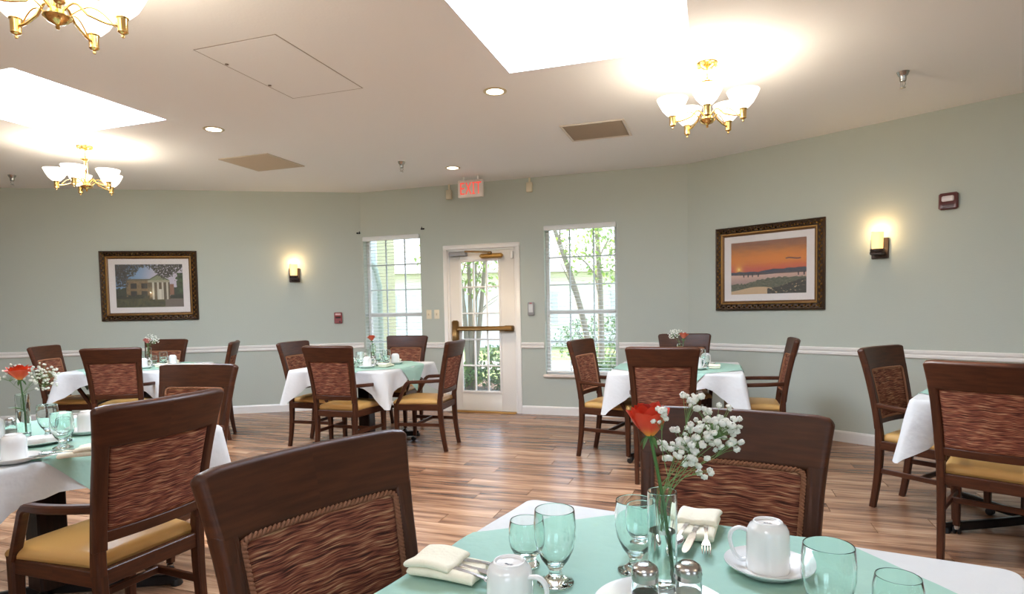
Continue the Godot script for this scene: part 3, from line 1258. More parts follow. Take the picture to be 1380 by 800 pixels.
# perimeter of the table with rounded corners: [point, outward normal, distance from the nearest corner]
func perimeter(side: float) -> Array:
	var out := []
	var h := side / 2
	var r := 0.028
	for e in 4:
		var d: Vector2 = [Vector2(1, 0), Vector2(0, 1), Vector2(-1, 0), Vector2(0, -1)][e]
		var nn := Vector2(d.y, -d.x)
		var L := side - 2 * r
		for i in 30:
			var f := i / 29.0
			f = 0.5 - 0.5 * cos(PI * f) * (0.35 + 0.65 * absf(cos(PI * f)))
			var w := minf(f, 1 - f) * L
			out.append([nn * h + d * lerpf(-L / 2, L / 2, f), nn, w, e + f])
		for i in range(1, 8):
			var a := PI / 2 * i / 8.0
			var n2 := nn * cos(a) + d * sin(a)
			out.append([nn * (h - r) + d * (h - r) + n2 * r, n2, -sin(2 * a) * 0.05, e + 1.0])
	return out

func drape(q: Array, r: float, f: FastNoiseLite, lift: float) -> Vector3:
	var p: Vector2 = q[0]
	var nn: Vector2 = q[1]
	var w: float = q[2]
	var near := exp(-pow(maxf(w, 0.0) / 0.085, 2.0))
	var pull := exp(-pow((maxf(w, 0) - 0.15) / 0.08, 2.0))
	var psi := 0.14 + 0.10 * near - 0.30 * pull
	if w < 0:
		psi = 0.24
	psi += 0.12 * f.get_noise_2d(p.x * 420, p.y * 420)
	# close to a corner the cloth hangs towards the corner's diagonal and forms one pointed fold
	var diag := Vector2(signf(p.x), signf(p.y)).normalized()
	nn = nn.lerp(diag, 0.88 * near * clampf(r / 0.2, 0, 1)).normalized()
	# a soft roll over the table's edge
	var e := 0.012
	var y := TABLE - 0.002 + lift
	if r < e:
		var a := r / e * (PI / 2 - psi)
		return Vector3(p.x + nn.x * e * sin(a), y - e * (1 - cos(a)), p.y + nn.y * e * sin(a))
	var a1 := PI / 2 - psi
	var q0 := Vector3(p.x + nn.x * e * sin(a1), y - e * (1 - cos(a1)), p.y + nn.y * e * sin(a1))
	var l := r - e
	return q0 + Vector3(nn.x * sin(psi), 0, nn.y * sin(psi)) * l + Vector3(0, -cos(psi) * l, 0) + Vector3(nn.x, 0, nn.y) * lift

func cloth_mesh(side: float, sd: int) -> ArrayMesh:
	var m := MB.new()
	var per := perimeter(side)
	var f := noise(sd, 0.012, 2)
	var g := []
	for q in per:
		var w: float = q[2]
		var len := 0.125 + 0.04 * f.get_noise_2d(q[0].x * 300 + 90, q[0].y * 300) + 0.22 * pow(clampf(1 - maxf(w, 0) / 0.36, 0, 1), 2.6)
		if w < 0:
			len += 0.10 * -w
		var col := []
		for j in 13:
			col.append(drape(q, len * pow(j / 12.0, 1.3), f, 0.0))
		g.append(col)
	m.grid(g, true, false, true)
	# flat top: rings towards the middle
	var top := []
	for q in per:
		var col := []
		for j in 8:
			var s := 1 - j / 7.0
			var p: Vector2 = q[0] * s
			col.append(Vector3(p.x, TABLE - 0.002 + 0.0012 * f.get_noise_2d(p.x * 500, p.y * 500) * (1.0 if j else 0.0), p.y))
		top.append(col)
	m.grid(top, true, false, false)
	return m.mesh()

func topper_mesh(side: float, sd: int) -> ArrayMesh:
	var m := MB.new()
	var f := noise(sd, 0.012, 2)
	var h := side / 2
	var o := h - 0.245      # from here the diamond's corners hang over the edge
	var y := TABLE + 0.002
	var hh := h + 0.002
	# octagon of the diamond within the table
	var pts := [Vector2(-0.245, -hh), Vector2(0.245, -hh), Vector2(hh, -0.245), Vector2(hh, 0.245), Vector2(0.245, hh), Vector2(-0.245, hh), Vector2(-hh, 0.245), Vector2(-hh, -0.245)]
	var ring := []
	for i in 8:
		for s in 12:
			ring.append(pts[i].lerp(pts[(i + 1) % 8], s / 12.0))
	var top := []
	for p in ring:
		var col := []
		for j in 10:
			var s := 1 - j / 9.0
			var w: Vector2 = p * s
			col.append(Vector3(w.x, y + 0.0016 * f.get_noise_2d(w.x * 900, w.y * 900), w.y))
		top.append(col)
	m.grid(top, true, false, false)
	for e in 4:
		var d: Vector2 = [Vector2(1, 0), Vector2(0, 1), Vector2(-1, 0), Vector2(0, -1)][e]
		var nn := Vector2(d.y, -d.x)
		var g := []
		for i in 25:
			var x := lerpf(-0.245, 0.245, i / 24.0)
			var col := []
			var q := [nn * hh + d * x, nn, 0.5 - absf(x) * 0.6, 0.0]
			var len := maxf(0.245 - absf(x), 0.002)
			for j in 9:
				col.append(drape(q, len * j / 8.0, f, 0.004))
			g.append(col)
		m.grid(g, false, false, true)
	return m.mesh()


# ------------------------------------------------------------------ lamps
func omni(parent: Node, at: Vector3, energy: float, col: Color, size := 0.03) -> void:
	var l := OmniLight3D.new()
	l.name = "lamp_glow"
	parent.add_child(l, true)
	l.position = at
	l.light_energy = energy
	l.light_color = col
	l.light_size = size
	l.omni_range = 20.0
	l.omni_attenuation = 2.0
	l.shadow_enabled = true

func build_lights() -> void:
	var warm := c8(255, 239, 216)
	var t := thing("chandelier", "", "chandelier", Vector3.ZERO, 0.0, "brass chandeliers")
	var m := MB.new()
	m.lathe([Vector2(0, -0.040), Vector2(0.012, -0.040), Vector2(0.02, -0.033), Vector2(0.038, -0.028), Vector2(0.05, -0.016), Vector2(0.062, -0.012), Vector2(0.066, -0.004), Vector2(0.066, 0.0)], 24)
	for k in 8:
		var a := TAU * k / 8
		m.lathe([Vector2(0, -0.012), Vector2(0.010, -0.006), Vector2(0.012, 0.0), Vector2(0.008, 0.008), Vector2(0, 0.01)], 8, Vector3(cos(a) * 0.056, -0.016, sin(a) * 0.056))
	part(t, "canopy", m.mesh(), M.brass)
	m = MB.new()
	m.tube([Vector3(0, -0.035, 0), Vector3(0, -0.10, 0)], 0.0045, 8)
	for k in 2:
		var ring := []
		for i in 13:
			var a := TAU * i / 12
			ring.append(Vector3(cos(a) * 0.012 if k == 0 else 0.0, -0.085 - 0.02 * k + sin(a) * 0.014, cos(a) * 0.012 if k == 1 else 0.0))
		m.tube(ring, 0.002, 6)
	part(t, "stem", m.mesh(), M.brass)
	m = MB.new()
	m.lathe([Vector2(0, -0.150), Vector2(0.016, -0.150), Vector2(0.014, -0.135), Vector2(0.034, -0.122), Vector2(0.036, -0.116), Vector2(0.018, -0.112), Vector2(0, -0.108)], 20)
	part(t, "crown", m.mesh(), M.brass)
	m = MB.new()
	for k in 3:
		var a := TAU * k / 3
		m.tube([Vector3(cos(a) * 0.013, -0.14, sin(a) * 0.013), Vector3(cos(a) * 0.013, -0.345, sin(a) * 0.013)], 0.0075, 10)
	part(t, "column", m.mesh(), M.brass)
	m = MB.new()
	m.lathe([Vector2(0, -0.412), Vector2(0.006, -0.41), Vector2(0.009, -0.402), Vector2(0.005, -0.396), Vector2(0.014, -0.391), Vector2(0.034, -0.382), Vector2(0.05, -0.366), Vector2(0.05, -0.36), Vector2(0.036, -0.355), Vector2(0.03, -0.34), Vector2(0.022, -0.325), Vector2(0, -0.32)], 24)
	part(t, "hub", m.mesh(), M.brass)
	for k in 5:
		var a := TAU * k / 5 + 0.63
		var d := Vector3(cos(a), 0, sin(a))
		var path := []
		for i in 13:
			var f := i / 12.0
			path.append(d * (0.022 + 0.2 * f) + Vector3(0, -0.335 + 0.035 * sin(minf(f * 2.6, 1) * PI) - 0.035 * smoothstep(0.25, 0.85, f) + 0.004 * f, 0))
		m = MB.new()
		m.tube(path, 0.0055, 8)
		var p2 := []
		for i in 9:
			var f := i / 8.0
			p2.append(d * (0.05 + 0.15 * f) + Vector3(0, -0.345 + 0.05 * sin(f * PI) - 0.03 * f, 0))
		m.tube(p2, 0.0035, 6)
		part(t, "arm", m.mesh(), M.brass)
		var c := d * 0.225 + Vector3(0, 0.042, 0)
		m = MB.new()
		m.lathe([Vector2(0, -0.458), Vector2(0.005, -0.457), Vector2(0.007, -0.45), Vector2(0.004, -0.444), Vector2(0.014, -0.440), Vector2(0.020, -0.434), Vector2(0.019, -0.428), Vector2(0.020, -0.385), Vector2(0.024, -0.381), Vector2(0.024, -0.376), Vector2(0, -0.374)], 18, c)
		part(t, "cup", m.mesh(), M.brass)
		m = MB.new()
		m.lathe([Vector2(0.022, -0.377), Vector2(0.034, -0.370), Vector2(0.062, -0.340), Vector2(0.084, -0.300), Vector2(0.098, -0.268), Vector2(0.094, -0.268), Vector2(0.080, -0.300), Vector2(0.058, -0.338), Vector2(0.03, -0.366), Vector2(0.02, -0.372)], 28, c)
		part(t, "lamp_shade", m.mesh(), M.shade)
		m = MB.new()
		m.lathe([Vector2(0, -0.372), Vector2(0.014, -0.37), Vector2(0.016, -0.345), Vector2(0.026, -0.318), Vector2(0.02, -0.297), Vector2(0, -0.288)], 12, c)
		part(t, "bulb", m.mesh(), M.bulb)
		omni(t, c + Vector3(0, -0.31, 0), CHANDELIER, warm, 0.025)
	t.position = Vector3(1.29, CEIL, -4.04)
	t.set_meta("label", "five light brass chandelier with white glass bowls by the sunset wall")
	copy(t, "chandelier", "five light brass chandelier with white glass bowls toward the mansion picture", Vector3(-3.88, CEIL, -5.71), 0.5, "brass chandeliers")
	copy(t, "chandelier", "five light brass chandelier with white glass bowls nearest the ceiling hatch", Vector3(-1.785, CEIL, -2.507), -0.28, "brass chandeliers")

	copy(t, "chandelier", "added unseen five light brass chandelier by the added south windows, east side", Vector3(2.6, CEIL, 0.5), 0.2, "brass chandeliers")  # this and the next are added out of view to brighten the room
	copy(t, "chandelier", "added unseen five light brass chandelier by the added south windows, west side", Vector3(-2.9, CEIL, 0.9), 0.8, "brass chandeliers")

	# recessed ceiling lamps
	var k := 0
	for p in [Vector2(-0.089, -4.486), Vector2(-2.482, -5.266), Vector2(-0.618, -6.85)]:
		var c := thing("recessed_light", "round recessed ceiling lamp with a pale brass rim " + ["at the corner of the skylight", "beside the beige ceiling vent", "above the exit sign"][k], "ceiling lamp", w3(p, CEIL), 0.0, "recessed ceiling lamps")
		m = MB.new()
		m.lathe([Vector2(0.062, -0.004), Vector2(0.078, -0.006), Vector2(0.084, -0.003), Vector2(0.085, 0.0)], 32)
		part(c, "trim_ring", m.mesh(), mat(c8(214, 196, 160), 0.3, 0.6))
		m = MB.new()
		m.lathe([Vector2(0.0, -0.0035), Vector2(0.064, -0.0035), Vector2(0.066, 0.0)], 32)
		part(c, "lamp_lens", m.mesh(), M.bulb)
		var s := SpotLight3D.new()
		s.name = "downlight"
		c.add_child(s)
		s.position = Vector3(0, -0.03, 0)
		s.rotation.x = -PI / 2
		s.light_energy = 1.2
		s.light_color = c8(255, 226, 186)
		s.light_size = 0.06
		s.spot_angle = 55.0
		s.spot_range = 20.0
		s.spot_attenuation = 2.0
		s.shadow_enabled = true
		k += 1

	# wall sconces
	sconce(on_l(0.852, 0.0), turn_of(nL), 1.805, "lit candle glass wall sconce between the mansion picture and the fire pull station")
	sconce(Vector3(-6.45, 0, 3.2), PI, 1.80, "lit candle glass wall sconce on the wall facing the exit door")
	sconce(on_r(1.93, 0.0), turn_of(nR), 1.79, "lit candle glass wall sconce between the sunset picture and the fire strobe")

func sconce(at: Vector3, turn: float, y: float, label: String) -> void:
	var t := thing("wall_sconce", label, "sconce", at + Vector3(0, y, 0), turn, "wall sconces")
	var m := MB.new()
	m.box(Vector3(0, -0.03, 0.010), Vector3(0.135, 0.18, 0.02), 0.004)
	part(t, "back_plate", m.mesh(), M.iron)
	m = MB.new()
	m.box(Vector3(0, -0.075, 0.065), Vector3(0.10, 0.03, 0.11), 0.006)
	m.lathe([Vector2(0, -0.064), Vector2(0.054, -0.064), Vector2(0.056, -0.058), Vector2(0.056, -0.040), Vector2(0, -0.040)], 24, Vector3(0, 0, 0.08))
	m.lathe([Vector2(0, -0.102), Vector2(0.008, -0.1), Vector2(0.01, -0.092), Vector2(0, -0.085)], 10, Vector3(0, 0, 0.08))
	part(t, "bracket", m.mesh(), M.iron)
	m = MB.new()
	m.lathe([Vector2(0.0, -0.040), Vector2(0.042, -0.040), Vector2(0.044, -0.03), Vector2(0.047, 0.105), Vector2(0.042, 0.108), Vector2(0.039, -0.03), Vector2(0.0, -0.034)], 28, Vector3(0, 0, 0.08))
	part(t, "candle_glass", m.mesh(), M.candle)
	m = MB.new()
	m.lathe([Vector2(0, -0.03), Vector2(0.012, -0.03), Vector2(0.02, 0.02), Vector2(0.014, 0.05), Vector2(0, 0.06)], 12, Vector3(0, 0, 0.08))
	part(t, "bulb", m.mesh(), M.bulb)
	omni(t, Vector3(0, 0.095, 0.08), 0.055, c8(255, 218, 166), 0.02)


# ------------------------------------------------------------------ things on walls and ceiling
func molding(m: MB, W: float, H: float, prof: Array) -> void:
	for k in prof.size() - 1:
		var a: Vector2 = prof[k]
		var b: Vector2 = prof[k + 1]
		var ca := [Vector3(-W / 2 + a.x, -H / 2 + a.x, a.y), Vector3(W / 2 - a.x, -H / 2 + a.x, a.y), Vector3(W / 2 - a.x, H / 2 - a.x, a.y), Vector3(-W / 2 + a.x, H / 2 - a.x, a.y)]
		var cb := [Vector3(-W / 2 + b.x, -H / 2 + b.x, b.y), Vector3(W / 2 - b.x, -H / 2 + b.x, b.y), Vector3(W / 2 - b.x, H / 2 - b.x, b.y), Vector3(-W / 2 + b.x, H / 2 - b.x, b.y)]
		for i in 4:
			var j := (i + 1) % 4
			m.quad(ca[i], ca[j], cb[j], cb[i])

func picture(at: Vector3, turn: float, label: String, im: Image) -> void:
	var W := 1.12
	var H := 0.865
	var t := thing("framed_picture", label, "picture", at, turn, "framed pictures")
	var dark := mat(c8(66, 46, 28), 0.4, 0.5)
	var gilt := mat(c8(176, 136, 76), 0.35, 0.8)
	var m := MB.new()
	molding(m, W, H, [Vector2(0, 0.0), Vector2(0.0, 0.022), Vector2(0.012, 0.034), Vector2(0.018, 0.03), Vector2(0.06, 0.022), Vector2(0.066, 0.026)])
	part(t, "frame", m.mesh(), dark)
	m = MB.new()
	molding(m, W, H, [Vector2(0.066, 0.022), Vector2(0.068, 0.030), Vector2(0.076, 0.030), Vector2(0.080, 0.022)])
	part(t, "gilt_bead", m.mesh(), gilt)
	m = MB.new()
	molding(m, W, H, [Vector2(0.080, 0.022), Vector2(0.092, 0.018), Vector2(0.098, 0.010)])
	part(t, "inner_slip", m.mesh(), mat(c8(112, 80, 48), 0.4, 0.5))
	# leaf ornament running round the frame
	m = MB.new()
	var n := 0
	for side in 4:
		var len: float = W if side % 2 == 0 else H
		var cnt := int(len / 0.03)
		for i in cnt:
			var f := (i + 0.5) / cnt
			var s := lerpf(-len / 2 + 0.02, len / 2 - 0.02, f)
			var p: Vector3
			var along: Vector3
			var across: Vector3
			if side % 2 == 0:
				var sg := 1.0 if side == 0 else -1.0
				p = Vector3(s, sg * (H / 2 - 0.038), 0.026)
				along = Vector3.RIGHT
				across = Vector3.UP
			else:
				var sg := 1.0 if side == 1 else -1.0
				p = Vector3(sg * (W / 2 - 0.038), s, 0.026)
				along = Vector3.UP
				across = Vector3.RIGHT
			var a := 0.65 if n % 2 == 0 else -0.2
			var dx := (along * cos(a) + across * sin(a))
			var dy := (across * cos(a) - along * sin(a))
			var bs := Basis(dx * 1.9, Vector3(0, 0, 1) * 0.75, dy)
			m.lathe([Vector2(0.0, 0.010), Vector2(0.007, 0.006), Vector2(0.0095, 0.0), Vector2(0.0095, -0.002)].map(func(q): return q), 8, p + across * (0.008 if n % 2 == 0 else -0.008), bs)
			n += 1
	part(t, "leaf_ornament", m.mesh(), gilt)
	m = MB.new()
	m.box(Vector3(0, 0, 0.005), Vector3(W - 0.18, H - 0.18, 0.006))
	part(t, "mat_board", m.mesh(), mat(c8(238, 232, 230), 0.8))
	var pm := StandardMaterial3D.new()
	pm.albedo_texture = ImageTexture.create_from_image(im)
	pm.roughness = 0.7
	var pw := W - 0.196 - 0.15
	var ph := H - 0.196 - 0.135
	m = MB.new()
	m.quad(Vector3(-pw / 2, -ph / 2, 0.0092), Vector3(pw / 2, -ph / 2, 0.0092), Vector3(pw / 2, ph / 2, 0.0092), Vector3(-pw / 2, ph / 2, 0.0092))
	part(t, "print", m.mesh(), pm)
	m = MB.new()
	m.box(Vector3(0, 0, 0.0135), Vector3(W - 0.186, H - 0.186, 0.003))
	var gl: StandardMaterial3D = M.pane.duplicate()
	gl.albedo_color = Color(0.9, 0.9, 0.9, 0.03)
	part(t, "glass", m.mesh(), gl)

func sunset_print() -> Image:
	var w := 360
	var h := 250
	var im := Image.create(w, h, false, Image.FORMAT_RGB8)
	var f := noise(301, 0.015, 4)
	for y in h:
		for x in w:
			var u := float(x) / w
			var v := float(y) / h
			var n := f.get_noise_2d(x, y * 3.0)
			var c: Color = c8(150, 100, 74).lerp(c8(226, 138, 52), smoothstep(0.0, 0.32, v + 0.06 * n)).lerp(c8(206, 92, 74), smoothstep(0.36, 0.56, v + 0.03 * n))
			var d := Vector2((u - 0.11) * 1.44, v - 0.52).length()
			c = c.lerp(c8(255, 214, 92), 0.85 * exp(-d * d * 160)).lerp(c8(255, 240, 170), exp(-d * d * 2600))
			if absf(v - 0.36 - 0.01 * sin(u * 30)) < 0.012 and u > 0.74 and u < 0.93:
				c = c8(110, 74, 68)
			var hill := 0.57 - 0.035 * smoothstep(0.35, 0.7, u) - 0.02 * f.get_noise_2d(x * 1.2, 50.0)
			if v > hill:
				c = c8(64, 70, 86).lerp(c8(96, 96, 104), clampf((v - hill) * 6, 0, 1))
			if v > 0.625 + 0.012 * sin(u * 5):
				c = c8(214, 176, 160).lerp(c8(176, 148, 140), smoothstep(0.62, 0.8, v))
			if v > 0.60 and v < 0.625 and u > 0.05:
				c = c8(84, 74, 78)
			for q in [0.18, 0.24, 0.30, 0.38, 0.90, 0.97]:
				if absf(u - q) < 0.008 and v > 0.60 and v < 0.675:
					c = c8(60, 54, 60)
			var bank := 0.80 - 0.10 * smoothstep(0.1, 0.6, u) - 0.03 * f.get_noise_2d(x * 3.0, 9.0)
			if v > bank:
				c = c8(74, 80, 62).lerp(c8(118, 114, 92), clampf(0.5 + 1.4 * f.get_noise_2d(x * 4.0, y * 9.0), 0, 1))
			var pond := 0.90 + 0.04 * sin(u * 7.0 + 2.0)
			if v > pond and u < 0.66 + 0.2 * (1 - v):
				c = c8(206, 174, 136)
			if v > 0.90 - 0.16 * smoothstep(0.5, 1.0, u) + 0.03 * f.get_noise_2d(x * 6.0, 3.0) and u > 0.5:
				c = c8(46, 44, 36).lerp(c8(210, 180, 140), smoothstep(0.25, 0.5, f.get_noise_2d(x * 3.0 + 500, y * 5.0)))
			im.set_pixel(x, y, c)
	return im

func mansion_print() -> Image:
	var w := 360
	var h := 220
	var im := Image.create(w, h, false, Image.FORMAT_RGB8)
	var f := noise(311, 0.02, 4)
	for y in h:
		for x in w:
			var u := float(x) / w
			var v := float(y) / h
			var n := f.get_noise_2d(x * 2.0, y * 2.0)
			var c: Color = c8(120, 158, 196).lerp(c8(206, 200, 214), smoothstep(0.25, 0.7, u + 0.2 * v))
			# lawn and drive
			if v > 0.74:
				c = c8(92, 88, 52).lerp(c8(60, 62, 40), clampf(0.5 + n, 0, 1))
				if u > 0.72 and v > 0.8:
					c = c8(120, 108, 98)
			# far trees
			if v > 0.55 - 0.06 * n and v < 0.76 and (u < 0.16 or u > 0.84):
				c = c8(50, 58, 40)
			# wing of the house
			if u > 0.15 and u < 0.52 and v > 0.34 and v < 0.80:
				c = c8(140, 116, 80).lerp(c8(118, 96, 66), clampf(n + 0.4, 0, 1))
				if v < 0.38:
					c = c8(92, 84, 62)
				for q in [0.26, 0.42]:
					for r in [0.50, 0.68]:
						if absf(u - q) < 0.045 and absf(v - r) < 0.06:
							c = c8(44, 42, 38)
			# pediment and portico
			if u > 0.47 and u < 0.80:
				var roof := 0.22 + absf(u - 0.63) * 0.9
				if v > roof and v < 0.37:
					c = c8(138, 146, 112) if v > roof + 0.03 else c8(96, 104, 80)
				if v >= 0.37 and v < 0.42:
					c = c8(170, 166, 140)
				if v >= 0.42 and v < 0.82:
					c = c8(96, 84, 62)
					for q in [0.55, 0.62, 0.69, 0.76]:
						if absf(u - q) < 0.014:
							c = c8(206, 202, 184)
					if absf(u - 0.655) < 0.02 and v > 0.58:
						c = c8(220, 216, 200)
			if u >= 0.80 and u < 0.86 and v > 0.46 and v < 0.72:
				c = c8(150, 104, 82)
			# hedges
			if v > 0.72 - 0.05 * n and v < 0.80 and (u < 0.5 or u > 0.8):
				c = c8(42, 48, 32)
			# overhanging branches
			var lim := 0.16 + 0.20 * absf(u - 0.5) + 0.12 * sin(u * 11.0)
			if v < lim + 0.10 * n and f.get_noise_2d(x * 4.0 + 90, y * 4.0) > -0.28:
				c = c8(52, 50, 46).lerp(c8(84, 82, 72), clampf(0.5 + 2 * n, 0, 1))
			if u < 0.17 - 0.05 * n and v < 0.52 and f.get_noise_2d(x * 4.0, y * 4.0 + 40) > -0.2:
				c = c8(60, 58, 56)
			if u > 0.90 + 0.05 * n and v > 0.2 and v < 0.7:
				c = c8(72, 92, 56).lerp(c8(40, 54, 34), clampf(0.5 + 2 * n, 0, 1))
			im.set_pixel(x, y, c)
	return im

func build_wall_things() -> void:
	picture(on_l(2.59, 1.66), turn_of(nL), "ornate bronze framed print of a columned mansion under trees", mansion_print())
	picture(on_r(0.91, 1.66), turn_of(nR), "ornate bronze framed print of an orange sunset over a river bridge", sunset_print())

	# exit sign hung from the ceiling
	var t := thing("exit_sign", "white exit sign with red letters hung before the back wall", "exit sign", Vector3(-0.45, 0, -7.30), turn_of(nM))
	var m := MB.new()
	m.box(Vector3(0, 2.705, 0), Vector3(0.315, 0.20, 0.04), 0.006)
	part(t, "housing", m.mesh(), mat(c8(232, 222, 212), 0.5))
	var tm := TextMesh.new()
	tm.text = "EXIT"
	var sf := SystemFont.new()
	sf.font_names = PackedStringArray(["Droid Sans"])
	tm.font = sf
	tm.font_size = 64
	tm.pixel_size = 0.00262
	tm.depth = 0.003
	var red := mat(c8(226, 80, 70), 0.5)
	red.emission_enabled = true
	red.emission = c8(255, 80, 66)
	red.emission_energy_multiplier = 0.55
	var txt := part(t, "lettering", tm, red, Vector3(0, 2.705, 0.021))
	txt.scale = Vector3(0.86, 1.15, 1)
	for s in [-1, 1]:
		m = MB.new()
		m.bar(Vector3(s * 0.09, 2.80, 0), Vector3(s * 0.09, CEIL, 0), 0.02, 0.012, Vector3.RIGHT)
		part(t, "hanger", m.mesh(), M.trim)

	# two beige sensor boxes with a conduit to the ceiling
	var k := 0
	for s in [1.29, 2.338]:
		t = thing("sensor_box", "small beige box with a conduit to the ceiling, " + ["left of the exit sign", "between exit door and right window"][k], "sensor", on_m(s, 0.0), turn_of(nM), "sensor boxes on the back wall")
		m = MB.new()
		m.box(Vector3(0, 2.735 if k else 2.725, 0.02), Vector3(0.075, 0.115, 0.04), 0.006)
		part(t, "housing", m.mesh(), M.plastic)
		m = MB.new()
		m.bar(Vector3(0, 2.78, 0.012), Vector3(0, CEIL, 0.012), 0.022, 0.016, Vector3.RIGHT)
		part(t, "conduit", m.mesh(), M.plastic)
		k += 1

	# light switches
	k = 0
	for s in [0.965, 1.075]:
		t = thing("light_switch", ["ivory light switch plate next to the left window", "ivory light switch plate next to the exit door casing"][k], "light switch", on_m(s, 1.235), turn_of(nM), "light switches")
		m = MB.new()
		m.box(Vector3(0, 0, 0.003), Vector3(0.072, 0.116, 0.006), 0.0025)
		part(t, "plate", m.mesh(), M.plastic)
		m = MB.new()
		m.box(Vector3(0, 0.002, 0.010), Vector3(0.011, 0.024, 0.014), 0.002)
		part(t, "toggle", m.mesh(), mat(c8(196, 180, 146), 0.4))
		k += 1

	# keypad by the right window
	t = thing("keypad", "small grey keypad between the exit door and the right window", "keypad", on_m(2.33, 1.285), turn_of(nM))
	m = MB.new()
	m.box(Vector3(0, 0, 0.012), Vector3(0.08, 0.16, 0.024), 0.008)
	part(t, "case", m.mesh(), M.grey_plastic)
	m = MB.new()
	m.box(Vector3(0, 0.005, 0.026), Vector3(0.052, 0.10, 0.006), 0.003)
	part(t, "keys", m.mesh(), mat(c8(206, 206, 206), 0.5))
	m = MB.new()
	m.box(Vector3(0, 0.066, 0.026), Vector3(0.03, 0.01, 0.004), 0.001)
	part(t, "indicator", m.mesh(), mat(c8(190, 80, 80), 0.4))

	# fire pull station
	t = thing("fire_pull_station", "small red fire pull station beside the left window", "fire alarm", on_l(0.321, 1.21), turn_of(nL))
	m = MB.new()
	m.box(Vector3(0, 0, 0.015), Vector3(0.10, 0.145, 0.03), 0.006)
	part(t, "case", m.mesh(), M.red_plastic)
	m = MB.new()
	m.box(Vector3(0, 0.005, 0.033), Vector3(0.062, 0.02, 0.008), 0.003)
	m.box(Vector3(0.02, -0.05, 0.032), Vector3(0.018, 0.018, 0.006), 0.002)
	part(t, "handle", m.mesh(), M.black)
	m = MB.new()
	m.box(Vector3(0, 0.047, 0.031), Vector3(0.07, 0.025, 0.004), 0.001)
	part(t, "plate", m.mesh(), mat(c8(220, 190, 186), 0.5))

	# fire strobe
	t = thing("fire_strobe", "square maroon fire strobe with a clear lens high on the sunset wall", "fire alarm", on_r(2.43, 2.10), turn_of(nR))
	m = MB.new()
	m.box(Vector3(0, 0, 0.018), Vector3(0.135, 0.135, 0.036), 0.012)
	part(t, "case", m.mesh(), M.maroon)
	m = MB.new()
	m.box(Vector3(0, 0.018, 0.042), Vector3(0.085, 0.045, 0.022), 0.008)
	part(t, "lens", m.mesh(), mat(c8(226, 214, 212), 0.1))
	m = MB.new()
	for i in 4:
		m.box(Vector3(0, -0.030 - 0.010 * i, 0.037), Vector3(0.08, 0.004, 0.004), 0.001)
	part(t, "speaker_slots", m.mesh(), mat(c8(60, 30, 30), 0.5))

	# curtain brackets by the left window
	for q in [[on_l(0.03, 2.32), turn_of(nL), "small dark curtain bracket in the corner above the left window"], [on_m(0.905, 2.325), turn_of(nM), "small dark curtain bracket right above the left window"]]:
		m = MB.new()
		m.box(Vector3(0, 0, 0.004), Vector3(0.05, 0.02, 0.008), 0.002)
		m.bar(Vector3(0, 0, 0.006), Vector3(0.012, -0.004, 0.055), 0.012, 0.008, Vector3.UP)
		m.bar(Vector3(0.012, -0.012, 0.055), Vector3(0.02, 0.018, 0.062), 0.010, 0.008, Vector3.RIGHT)
		single("curtain_bracket", q[2], "bracket", m.mesh(), M.black_metal, q[0], q[1], "curtain brackets")

	# sprinkler heads
	k = 0
	for p in [Vector2(2.694, -4.262), Vector2(-1.125, -6.534), Vector2(-5.437, -6.809)]:
		t = thing("sprinkler", "chrome fire sprinkler head on the ceiling " + ["by the sunset wall", "between the beige vent and the exit sign", "by the mansion picture wall"][k], "sprinkler", w3(p, CEIL), 0.0, "ceiling sprinklers")
		m = MB.new()
		m.lathe([Vector2(0.0, -0.062), Vector2(0.018, -0.062), Vector2(0.021, -0.052), Vector2(0.022, -0.03), Vector2(0.030, -0.022), Vector2(0.036, -0.008), Vector2(0.040, 0.0)], 20)
		part(t, "escutcheon", m.mesh(), M.chrome)
		m = MB.new()
		for s in [-1, 1]:
			m.tube([Vector3(s * 0.012, -0.06, 0), Vector3(s * 0.016, -0.08, 0), Vector3(s * 0.005, -0.102, 0)], 0.0028, 6)
		m.lathe([Vector2(0, -0.108), Vector2(0.018, -0.106), Vector2(0.018, -0.103), Vector2(0, -0.101)], 16)
		m.tube([Vector3(0, -0.06, 0), Vector3(0, -0.103, 0)], 0.002, 6)
		part(t, "deflector", m.mesh(), M.chrome)
		k += 1

	# vents
	vent(Vector2(0.782, -5.513), 0.555, 0.525, mat(c8(186, 168, 148), 0.6), mat(c8(226, 216, 204), 0.5), "ceiling return vent with dark louvre gaps and a white rim", 0.024, 0.8)
	vent(Vector2(-2.545, -6.443), 0.60, 0.58, mat(c8(206, 188, 164), 0.6), mat(c8(206, 192, 172), 0.6), "beige ceiling return vent toward the mansion picture", 0.0155, 0.1)

	# access hatch
	var hc := Vector2(-1.425, -4.032)
	t = thing("ceiling_hatch", "flat painted access hatch in the ceiling with two latches", "hatch", w3(hc, CEIL), -0.3185)
	m = MB.new()
	m.box(Vector3(0, 0.001, 0), Vector3(0.570, 0.008, 0.890), 0.001)
	part(t, "hatch_panel", m.mesh(), M.ceiling)
	m = MB.new()
	for s in [-1, 1]:
		m.box(Vector3(s * 0.289, 0.0, 0), Vector3(0.006, 0.004, 0.90), 0.0)
		m.box(Vector3(0, 0.0, s * 0.449), Vector3(0.584, 0.004, 0.006), 0.0)
	part(t, "hatch_joint", m.mesh(), mat(c8(168, 158, 148), 0.8))
	for s in [-0.17, 0.22]:
		m = MB.new()
		m.lathe([Vector2(0, -0.009), Vector2(0.011, -0.008), Vector2(0.012, -0.005)], 12, Vector3(-0.262, 0, s))
		part(t, "latch", m.mesh(), mat(c8(120, 104, 92), 0.5))

